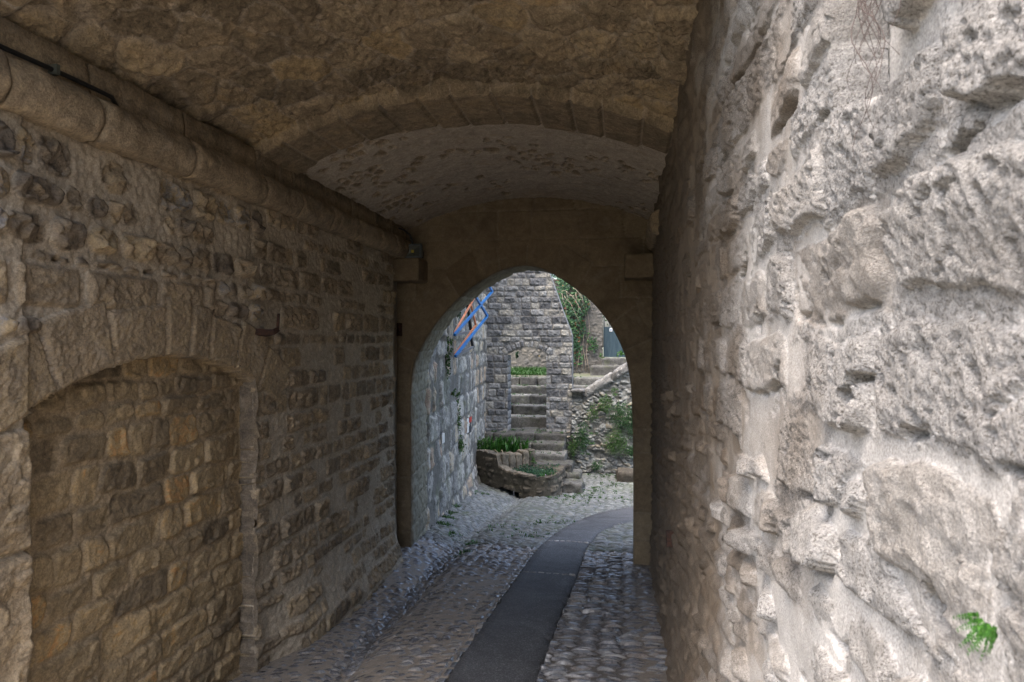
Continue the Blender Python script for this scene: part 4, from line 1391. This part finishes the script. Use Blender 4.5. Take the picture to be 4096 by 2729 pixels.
def blob_plant(name, center, rad, n, size, mat, label, cat, seed, face=(1, 0, 0), hang=.3, shape="oval", group=None, stems=4, width=.6, loose=1.0):
    """a loose tuft of small leaves rooted in a wall or the ground"""
    g = np.random.default_rng(seed)
    center, rad, face = np.array(center, float), np.array(rad, float), np.array(face, float)
    root = empty(name, center, label, cat, group)
    nc = max(4, n // 14)
    cl = unit(nc, seed + 1) * g.random((nc, 1)) ** .4
    p = cl[g.integers(0, nc, n)] * .8 + unit(n, seed + 2) * .38 * g.random((n, 1)) * loose
    p = p * rad
    dot = p @ face
    p = p - np.minimum(dot, 0)[:, None] * face * 1.6
    dd = unit(n, seed + 3) * .8 + face * .5 + np.array((0, 0, -hang))
    nn = unit(n, seed + 4) * .7 + face * .6 + np.array((0, 0, .6))
    leaf_mesh("foliage", center + p, dd, nn, size * g.uniform(.6, 1.3, n), mat, root, g.random(n), shape, width)
    for k in range(stems):
        e = center + p[g.integers(0, n)]
        m = (center + e) / 2 + unit(1, seed + 9 + k)[0] * rad * .2
        tube("stem", [center - face * .02, m, e], [.004 + rad.max() * .012, .003 + rad.max() * .008, .002], M_TWIG, root, 5)
    return root


# ivy on the back wall
g = np.random.default_rng(77)
pts = []
while len(pts) < 2300:
    x, z = g.uniform(-2.1, -.85), g.uniform(.85, 3.75)
    rgt = np.interp(z, [.8, 1.1, 1.35, 1.7, 2.1, 2.5, 2.9, 3.2, 3.8], [-1.33, -1.22, -1.28, -1.25, -1.18, -1.10, -1.05, -1.12, -1.3])
    den = np.interp(z, [.8, 1.3, 1.6, 3.8], [.25, .55, 1, 1])
    cl = pn(np.array(x * 4.0), np.array(z * 4.0), 3)
    if x < rgt + .06 * cl and g.random() < den and cl > -.5:
        m = .10 + .28 * np.clip((rgt - x) / .35, 0, 1) * np.clip((z - 1.2) / 1.0, 0, 1)
        pts.append((x, 21.95 - g.random() * m - .02, z))
pts = np.array(pts)
n = len(pts)
ivy = empty("ivy", (-1.4, 21.9, .65), "dark green ivy curtain covering the back wall right of the block pier", "ivy")
dd = np.stack((g.normal(0, .5, n), g.normal(-.25, .2, n), g.normal(-.8, .3, n)), -1)
nn = np.stack((g.normal(0, .35, n), np.full(n, -1.0), g.normal(.45, .3, n)), -1)
rus = g.random(n) < np.where((np.abs(pts[:, 0] + 1.42) < .10) & (pts[:, 2] < 2.4), .22, .03)
leaf_mesh("foliage", pts[~rus], dd[~rus], nn[~rus], g.uniform(.045, .085, (~rus).sum()), M_IVY, ivy, np.clip(g.normal(.35, .3, (~rus).sum()), 0, 1), "ivy")
leaf_mesh("dry_foliage", pts[rus], dd[rus], nn[rus], g.uniform(.04, .07, rus.sum()), M_IVYR, ivy, g.random(rus.sum()), "ivy")
for k in range(7):
    x = -1.75 + .11 * k
    tube("stem", [(x + .05 * math.sin(z * 4 + k), 21.9 - .05 * (z > 1.5), z) for z in np.linspace(.62, 2.8, 9)], np.linspace(.011, .004, 9), M_TWIG, ivy, 5)
brow = empty("bare_creeper", (-1.3, 21.4, 2.4), "tangle of bare pale twigs hanging over the top of the ivy", "creeper")
for k in range(20):
    a = np.array((g.uniform(-1.9, -1.2), g.uniform(21.3, 21.6), g.uniform(3.0, 3.7)))
    b = a + np.array((g.uniform(.1, .6), g.uniform(-.15, .1), g.uniform(-1.0, -.15)))
    mid = (a + b) / 2 + np.array((g.normal(0, .12), -.05, g.uniform(0, .25)))
    tube("twig", [a, (a + mid) / 2 + g.normal(0, .03, 3), mid, (mid + b) / 2 + g.normal(0, .03, 3), b], np.linspace(.007, .003, 5), M_TWIG, brow, 5)
low_ivy = blob_plant("ivy", (-.98, 21.9, 1.55), (.22, .10, .45), 170, .055, M_IVY, "small sparse ivy sprig on the lichen pillar left of the door", "ivy", 31, (0, -1, 0), .5, "ivy")
hedge = blob_plant("bush", (.1, 23.0, 2.7), (1.0, .5, .9), 900, .07, M_WALLP, "leafy bush showing above the teal door", "bush", 35, (0, -1, 0))
topiv = blob_plant("bush", (-1.5, 22.3, 3.9), (1.3, .4, 1.2), 2600, .07, M_IVY, "ivy mound crowning the top of the back wall", "bush", 36, (0, -1, 0), .3, "ivy")
blob_plant("plant", (-.12, 21.7, 1.18), (.16, .10, .16), 60, .06, M_FERN, "bright green leafy weed on the step before the teal door", "plant", 37, (0, -1, 0))
blob_plant("plant", (-.66, 21.75, 1.12), (.13, .08, .12), 70, .045, M_WALLP, "low dark weed at the left foot of the teal door", "plant", 38, (0, -1, 0))
blob_plant("plant", (-2.83, 18.1, 1.28), (.12, .10, .16), 80, .055, M_IVY, "ivy sprig beside the left springing of the doorway arch", "plant", 39, (1, 0, 0), .4, "ivy")


def blades(name, base, hgt, wid, lean, mat, parent, tint, seg=4, loc=None):
    """one mesh of curved grass-like blades"""
    base = np.asarray(base, float)
    n = len(base)
    ang = np.arctan2(lean[:, 1], lean[:, 0]) + math.pi / 2
    side = np.stack((np.cos(ang), np.sin(ang), 0 * ang), -1)
    vs = []
    for k in range(seg + 1):
        t = k / seg
        c = base + np.stack((lean[:, 0] * t ** 1.8, lean[:, 1] * t ** 1.8, hgt * (t - .25 * t ** 3)), -1)
        w = (wid * (1 - t ** 2.2) + .0006)[:, None]
        vs += [c - side * w, c + side * w]
    vs = np.stack(vs, 1)
    k2 = 2 * (seg + 1)
    b = (np.arange(n) * k2)[:, None, None]
    f = np.array([(2 * k, 2 * k + 1, 2 * k + 3, 2 * k + 2) for k in range(seg)])[None] + b
    vs = vs.reshape(-1, 3)
    if loc is None:
        loc = vs.mean(0)
        loc[2] = vs[:, 2].min()
    me = raw_mesh(name, vs - loc, f.reshape(-1, 4).astype(np.int32), None, {"tint": np.repeat(tint, k2)}, smooth=True)
    return place(name, me, mat, parent, loc)


# grass strip at the head of the steps
g = np.random.default_rng(5)
n = 4200
base = np.stack((g.uniform(-3.9, -1.6, n), g.uniform(20.75, 21.95, n), np.full(n, .56)), -1)
o = blades("grass", base, g.uniform(.12, .34, n) * np.interp(base[:, 1], [20.7, 21.4, 22], [.25, .9, 1]), np.full(n, .010), g.normal(0, .05, (n, 2)), M_GRASS, None, g.random(n), 3)
tag(o, "bright green grass strip below the back wall behind the doorway", "grass", kind="stuff")

# iris clump in the upper planter: every sword leaf is a part
iris = empty("iris_clump", (-2.8, 15.2, -.89), "tall clump of green sword shaped iris leaves in the planter", "plant")
for k in range(210):
    x = g.uniform(-3.25, -2.15)
    y = np.interp(x, [-3.3, -2.1], [14.95, 15.3]) + g.uniform(-.15, .5)
    hgt = g.uniform(.26, .48) * np.interp(x, [-3.3, -2.9, -2.5, -2.1], [.8, 1.1, 1.0, .8])
    ln = np.array([[g.normal(.10, .16), g.normal(-.05, .10)]])
    blades("leaf", [(x, y, -.90)], np.array([hgt]), np.array([g.uniform(.014, .026)]), ln, M_IRIS, iris, np.array([g.random()]), 5)
for k in range(4):
    x, y = g.uniform(-3.2, -2.6), 14.72
    tube("dry_leaf", [(x, y, -.82), (x + .05, y - .1, -.77), (x + .1 + .05 * k, y - .18, -.92), (x + .08 + .04 * k, y - .2, -1.1 - .1 * k)], [.009, .008, .006, .003], M_DRY, iris, 5)
blob_plant("shrub", (-3.15, 14.95, -.68), (.26, .20, .20), 320, .040, M_WALLP, "small leaved shrub at the left end of the planter by the pale wall", "shrub", 41, (0, -1, 0))
# periwinkle carpet in the lower planter
n = 2600
px = g.uniform(-2.70, -1.36, n)
py = np.interp(px, [-2.75, -2.08, -1.75, -1.3], [14.45, 14.02, 13.92, 14.2]) + g.random(n) ** 1.2 * np.interp(px, [-2.7, -2.0, -1.3], [.35, .9, .75])
mound = .06 + .10 * (pn(px * 3, py * 3, 9) * .5 + .5) + np.clip(py - 14.5, 0, 1) * .12
pz = -1.24 + mound * g.random(n)
peri = leaf_mesh("ground_cover", np.stack((px, py, pz), -1), unit(n, 4) + np.array((0, -.4, .2)), unit(n, 6) * .6 + np.array((0, -.3, 1.0)), g.uniform(.03, .06, n), M_PERI, None, g.random(n), "oval", .55)
tag(peri, "dark glossy periwinkle carpet filling the lower planter", "ground cover", kind="stuff")
fl = leaf_mesh("flowers", np.stack((px, py, pz + .02), -1)[:40], unit(40, 14) + np.array((0, -.4, .2)), unit(40, 16) * .4 + np.array((0, -.3, 1.0)), np.full(40, .022), M_PETAL, None, g.random(40), "oval", 1.0)
tag(fl, "tiny pale violet flowers among the periwinkle leaves", "flowers", kind="stuff")
blob_plant("shrub", (-2.02, 15.0, -.96), (.18, .15, .18), 260, .035, M_WALLP, "bushy small leaved plant against the upper planter rim", "shrub", 42, (0, -1, 0))
n = 60
gb = np.stack((g.normal(-1.55, .10, n), g.normal(14.15, .10, n), np.full(n, -1.25)), -1)
gt = empty("grass_tuft", (-1.55, 14.15, -1.25), "light green grass tuft at the right corner of the planter", "plant")
blades("leaf_tuft", gb, g.uniform(.10, .22, n), np.full(n, .007), g.normal(0, .06, (n, 2)), M_FERN, gt, g.random(n), 4)

# plants on the left outdoor wall
def on_ext(y, z):
    return (float(np.interp(y, [8.9, 11.25, 13.77, 17.2], [-2.60, -2.87, -3.10, -3.45])) + .03, y, z)


WP = "small plants rooted in the joints of the pale outdoor wall"
for y, z, r, n, lab, sd in (
        (10.55, 1.30, (.07, .12, .42), 240, "long green trailing plant on the pale wall left of the blue bars", 51),
        (10.9, 1.55, (.06, .10, .16), 90, "short dark tuft just right of the long trailing plant", 52),
        (11.75, 2.05, (.07, .14, .16), 120, "rounded green tuft beside the top of the black post", 53),
        (11.2, .72, (.05, .08, .12), 60, "thin tuft below the lowest blue bar end", 54),
        (11.7, .58, (.06, .10, .14), 110, "pale green tuft halfway down the wall above two darker ones", 55),
        (11.85, .22, (.06, .11, .26), 150, "bushy tuft in the middle of the row of three on the wall", 56),
        (12.0, -.22, (.10, .14, .24), 220, "largest dark green tuft left of the red and black plaque", 57),
        (13.1, -1.45, (.10, .14, .10), 120, "low weed at the foot of the wall close to the drain", 58)):
    blob_plant("wall_plant", on_ext(y, z), r, n, .035, M_WALLP, lab, "plant", sd, (1, 0, 0), .6, group=WP, stems=3)
# ferny clumps on the retaining wall
RP = "hanging plants on the rubble wall beside the steps"
for x, z, r, n, lab, sd in (
        (-.42, .05, (.16, .10, .22), 260, "dark rounded clump below the sloping coping", 61),
        (.05, -.25, (.36, .12, .34), 620, "broad trailing mass in the middle of the rubble wall", 62),
        (-.15, -.85, (.26, .12, .30), 420, "drooping dark clump under the broad trailing mass", 63),
        (-.95, -.75, (.18, .10, .34), 330, "upright dark clump nearest the worn steps", 64),
        (-.72, -.12, (.15, .08, .22), 120, "thin sprig between the coping foot and the steps", 65),
        (.22, -1.05, (.14, .10, .16), 160, "small bright clump low by the gate jamb", 66),
        (-1.2, -1.0, (.12, .08, .26), 170, "narrow dark plant close against the step ends", 67),
        (.45, -.5, (.3, .12, .5), 420, "tall leafy growth at the edge half hidden by the jamb", 68),
        (-.2, .35, (.10, .06, .10), 60, "mossy tuft right below the coping edge", 69),
        (-.62, -1.45, (.16, .08, .14), 130, "low weeds at the dark hollow in the wall foot", 70)):
    blob_plant("hanging_plant", (x, 16.83, z), np.array(r) * (1.3, 1, 1.3), int(n * 3.4), .028, M_WALLP if sd % 2 else M_IVY, lab, "plant", sd, (0, -1, 0), .7, group=RP, stems=3)

# weeds between cobbles (countless): one object
g = np.random.default_rng(8)
spots = []
for x, y, s, k in ((-1.2, 9.2, .3, 14), (-1.7, 9.8, .25, 14), (-1.25, 10.6, .35, 18), (-1.9, 8.6, .12, 10), (-2.55, 9.6, .10, 18), (-2.62, 10.1, .08, 14), (-2.7, 10.6, .08, 12), (-2.80, 11.3, .08, 14),
                   (-.7, 14.2, .3, 22), (-.5, 14.9, .35, 30), (-1.1, 14.0, .2, 18), (-.2, 15.6, .3, 18), (-.1, 14.0, .3, 10), (.05, 16.5, .3, 30), (-2.2, 9.0, .2, 8), (-1.4, 13.7, .12, 14),
                   (-.35, 16.75, .4, 40), (-.8, 13.2, .5, 18), (-2.9, 13.3, .15, 20), (-1.9, 7.9, .1, 8)):
    for j in range(k):
        spots.append((x + g.normal(0, s * .6), y + g.normal(0, s * .6)))
bs, hg = [], []
for x, y in spots:
    m = int(g.integers(5, 12))
    q = np.stack((x + g.normal(0, .022, m), y + g.normal(0, .022, m)), -1)
    bs.append(q)
bs = np.concatenate(bs)
n = len(bs)
zz = lane_z(bs[:, 0], bs[:, 1]) + .008
o = blades("weeds", np.stack((bs[:, 0], bs[:, 1], zz), -1), g.uniform(.015, .06, n), g.uniform(.004, .010, n), g.normal(0, .025, (n, 2)), M_GRASS, None, g.random(n), 3)
tag(o, "short weeds and grass sprouting between the lane cobbles", "weeds", kind="stuff")
# weeds on the steps
spots = [(g.uniform(-3.3, -.6), yy + g.uniform(0, .12), zz) for yy, zz in ((17.78, -.39), (18.3, -.13), (18.84, .095), (19.4, .315), (19.95, .54), (16.62, -.66), (16.12, -.83), (15.62, -1.0), (16.95, -.66)) for _ in range(14)]
b = np.array([(x + g.normal(0, .03), y + g.normal(0, .02), z) for x, y, z in spots for _ in range(9)])
n = len(b)
o = blades("step_weeds", b, g.uniform(.02, .08, n), np.full(n, .007), g.normal(0, .03, (n, 2)), M_GRASS, None, g.random(n), 3)
tag(o, "tiny weeds dotted along the treads of the stone steps", "weeds", kind="stuff")

# fern on the pale wall
fern = empty("fern", (.262, .535, 1.393), "tiny bright green fern growing from the pale wall", "fern")
g = np.random.default_rng(3)
for k in range(13):
    a = -math.pi / 2 + (k - 6) * .27 + g.normal(0, .08)
    L = g.uniform(.010, .020)
    st_ = np.array((.258, .535 + .0018 * (k - 6), 1.397 + g.normal(0, .002)))
    ax = np.array((-.35, math.cos(a) * .8, math.sin(a) * .9))
    ax /= np.linalg.norm(ax)
    c, d, n_, s_ = [], [], [], []
    for j in range(9):
        t = (j + 1) / 9
        p = st_ + ax * L * t + np.array((-.004 * t, 0, -.004 * t * t))
        for sg in (-1, 1):
            c.append(p)
            sd = np.cross(ax, (1, 0, 0)) * sg
            d.append(sd + ax * .4 + g.normal(0, .1, 3))
            n_.append((-1, g.normal(0, .2), .3))
            s_.append(.0046 * (1.15 - .75 * t))
    leaf_mesh("frond", c, d, n_, s_, M_FERN, fern, np.clip(g.normal(.5, .25, len(c)), 0, 1), "oval", .75)
roots = empty("dry_roots", (.28, .86, 2.05), "bundle of dry brown roots hanging down the pale wall near its groove", "roots")
for k in range(20):
    y = .85 + g.normal(0, .020)
    z0 = g.uniform(2.02, 2.12)
    L, w1, w2 = g.uniform(.07, .22), g.uniform(.004, .014), g.uniform(6, 16)
    sl = g.normal(0, .03)
    tube("root", [(.285 - .010 * math.sin(t * 9 + k), y + sl * t + w1 * math.sin(w2 * t + k), z0 - L * t) for t in np.linspace(0, 1, 14)], np.linspace(.0008, .0003, 14), M_ROOT, roots, 5)

# ------------------------------------------------------------------ fittings
cab = empty("cable", (-2.40, 2.4, 2.75), "black power cable lying along the rounded stone moulding", "cable")
tube("cable_run", [(-2.44, y, 2.775 + .006 * math.sin(y * 5)) for y in np.linspace(1.40, 2.95, 30)] + [(-2.47, 3.02, 2.765)], .011, M_BLACK, cab, 8)
tube("cable_run", [(-2.45, 7.28, 2.85), (-2.42, 7.36, 2.845), (-2.37, 7.42, 2.80), (-2.35, 7.45, 2.73), (-2.35, 7.45, 2.66)], .011, M_BLACK, cab, 8)
box("cable_clip", (-2.46, 2.60, 2.755), (-2.415, 2.618, 2.80), M_CLIP, cab)

fl_ = empty("floodlight", (-2.34, 7.46, 2.535), "small square LED floodlight standing on the left corbel", "lamp")
cx, cy, cz = -2.335, 7.42, 2.615
box("housing", (cx - .10, cy + .004, cz - .075), (cx + .10, cy + .06, cz + .075), M_GREYM, fl_)
for a, b in (((cx - .105, cz - .08), (cx - .090, cz + .08)), ((cx + .090, cz - .08), (cx + .105, cz + .08)), ((cx - .0898, cz + .066), (cx + .0898, cz + .08)), ((cx - .0898, cz - .08), (cx + .0898, cz - .066))):
    box("frame", (a[0], cy - .012, a[1]), (b[0], cy + .003, b[1]), M_GREYM, fl_)
_v = [(cx - .08, cy - .006, cz - .056), (cx + .08, cy - .006, cz - .056), (cx + .08, cy - .006, cz + .056), (cx - .08, cy - .006, cz + .056),
      (cx - .02, cy + .003, cz - .02), (cx + .015, cy + .003, cz - .02), (cx + .015, cy + .003, cz + .015), (cx - .02, cy + .003, cz + .015)]
to_obj("reflector", _v, [(0, 1, 5, 4), (1, 2, 6, 5), (2, 3, 7, 6), (3, 0, 4, 7), (4, 5, 6, 7)], M_GLASS, fl_)
box("led_chip", (cx - .018, cy - .001, cz - .018), (cx + .012, cy + .0028, cz + .012), M_LED, fl_)
tube("bracket", [(cx - .118, cy + .02, cz - .01), (cx - .118, cy + .02, cz - .072), (cx + .118, cy + .02, cz - .072), (cx + .118, cy + .02, cz - .01)], .006, M_BLACK, fl_, 6)

hook = empty("iron_hook", (-2.45, 4.40, 1.66), "rusty iron hinge hook sticking out of the passage wall above the blocked arch", "iron hook")
tube("shank", [(-2.52, 4.335, 1.665), (-2.41, 4.345, 1.655), (-2.375, 4.375, 1.66), (-2.36, 4.41, 1.68)], [.022, .022, .02, .016], M_IRON, hook, 4, True)
tube("pin", [(-2.36, 4.412, 1.67), (-2.36, 4.425, 1.79)], .010, M_IRON, hook, 8)
hk2 = empty("iron_bar", (-2.57, 7.7, 1.67), "short rusty iron bar in the slot beside the gate jamb", "iron bar")
tube("bar", [(-2.585, 7.70, 1.66), (-2.585, 7.70, 1.81)], .022, M_IRON, hk2, 4, True)
hk3 = empty("iron_plate", (.30, 4.6, .5), "rusty iron stub low on the pale wall in the dark part", "iron plate")
tube("stub", [(.33, 4.60, .30), (.285, 4.60, .30)], .05, M_IRON, hk3, 4, True)

# plaques on the outdoor wall
x0, y0, _z0 = on_ext(13.2, 0)
sg = empty("info_plaque", (x0, 13.2, -.2), "narrow upright plaque in white red and black on the pale wall", "sign")
box("board", (x0 - .02, 13.0, -.225), (x0 + .02, 13.42, .085), M_DARKL, sg)
box("red_band", (x0 + .021, 13.22, -.02), (x0 + .026, 13.42, .085), M_RED, sg)
box("white_band", (x0 + .021, 13.0, -.20), (x0 + .026, 13.16, .085), M_WHITE, sg)
x0, y0, _z0 = on_ext(10.1, 0)
lb = empty("wall_label", (x0, 10.1, .05), "small plain white label on the pale wall left of the plaque", "sign")
box("board", (x0 - .02, 10.03, .045), (x0 + .012, 10.19, .19), M_WHITE, lb)

# painted metal bar sculpture
sc = empty("bar_sculpture", (-2.6, 11.3, 1.3), "zigzag wall sculpture of blue and salmon painted bars on dark brackets", "sculpture")


def bar(name, a, b, r, m, lab=None):
    o = tube(name, [a, b], r, m, sc, 4, True)
    if lab: o["label"] = lab
    return o


A, B, C, D, E_, F_ = (-2.5, 11.70, 2.93), (-2.5, 13.05, 2.563), (-2.5, 10.02, 1.694), (-2.5, 11.05, 2.50), (-2.5, 12.563, 2.068), (-2.5, 10.07, 1.37)
for p, q in ((A, B), (B, C), (D, E_), (E_, F_)):
    bar("blue_bar", p, q, .019, M_BLUE)
bar("blue_bar", (-2.5, 9.93, 2.04), (-2.5, 10.9, 2.47), .018, M_BLUE)
o1, o2, o3, o4, o5 = (-2.60, 11.25, 2.52), (-2.60, 12.0, 1.885), (-2.56, 10.3, 1.395), (-2.60, 11.86, 2.36), (-2.56, 10.25, 1.722)
for p, q in ((o1, o2), (o2, o3), ((-2.60, 11.6, 2.62), o4), (o4, o5)):
    bar("salmon_bar", p, q, .0145, M_ORANGE)
bar("post", (-2.88, 12.3, 2.75), (-2.92, 13.05, 1.78), .026, M_POST)
bar("post", (-2.92, 12.95, 1.80), (-2.93, 13.25, 1.47), .024, M_POST)
bar("strut", (-2.50, 10.06, 1.69), (-2.92, 13.0, 1.79), .019, M_STRUT)
bar("strut", (-2.50, 10.12, 1.365), (-2.93, 13.24, 1.485), .019, M_STRUT)
bar("strut", (-2.51, 10.0, 2.05), (-2.88, 12.35, 2.36), .022, M_STRUT)
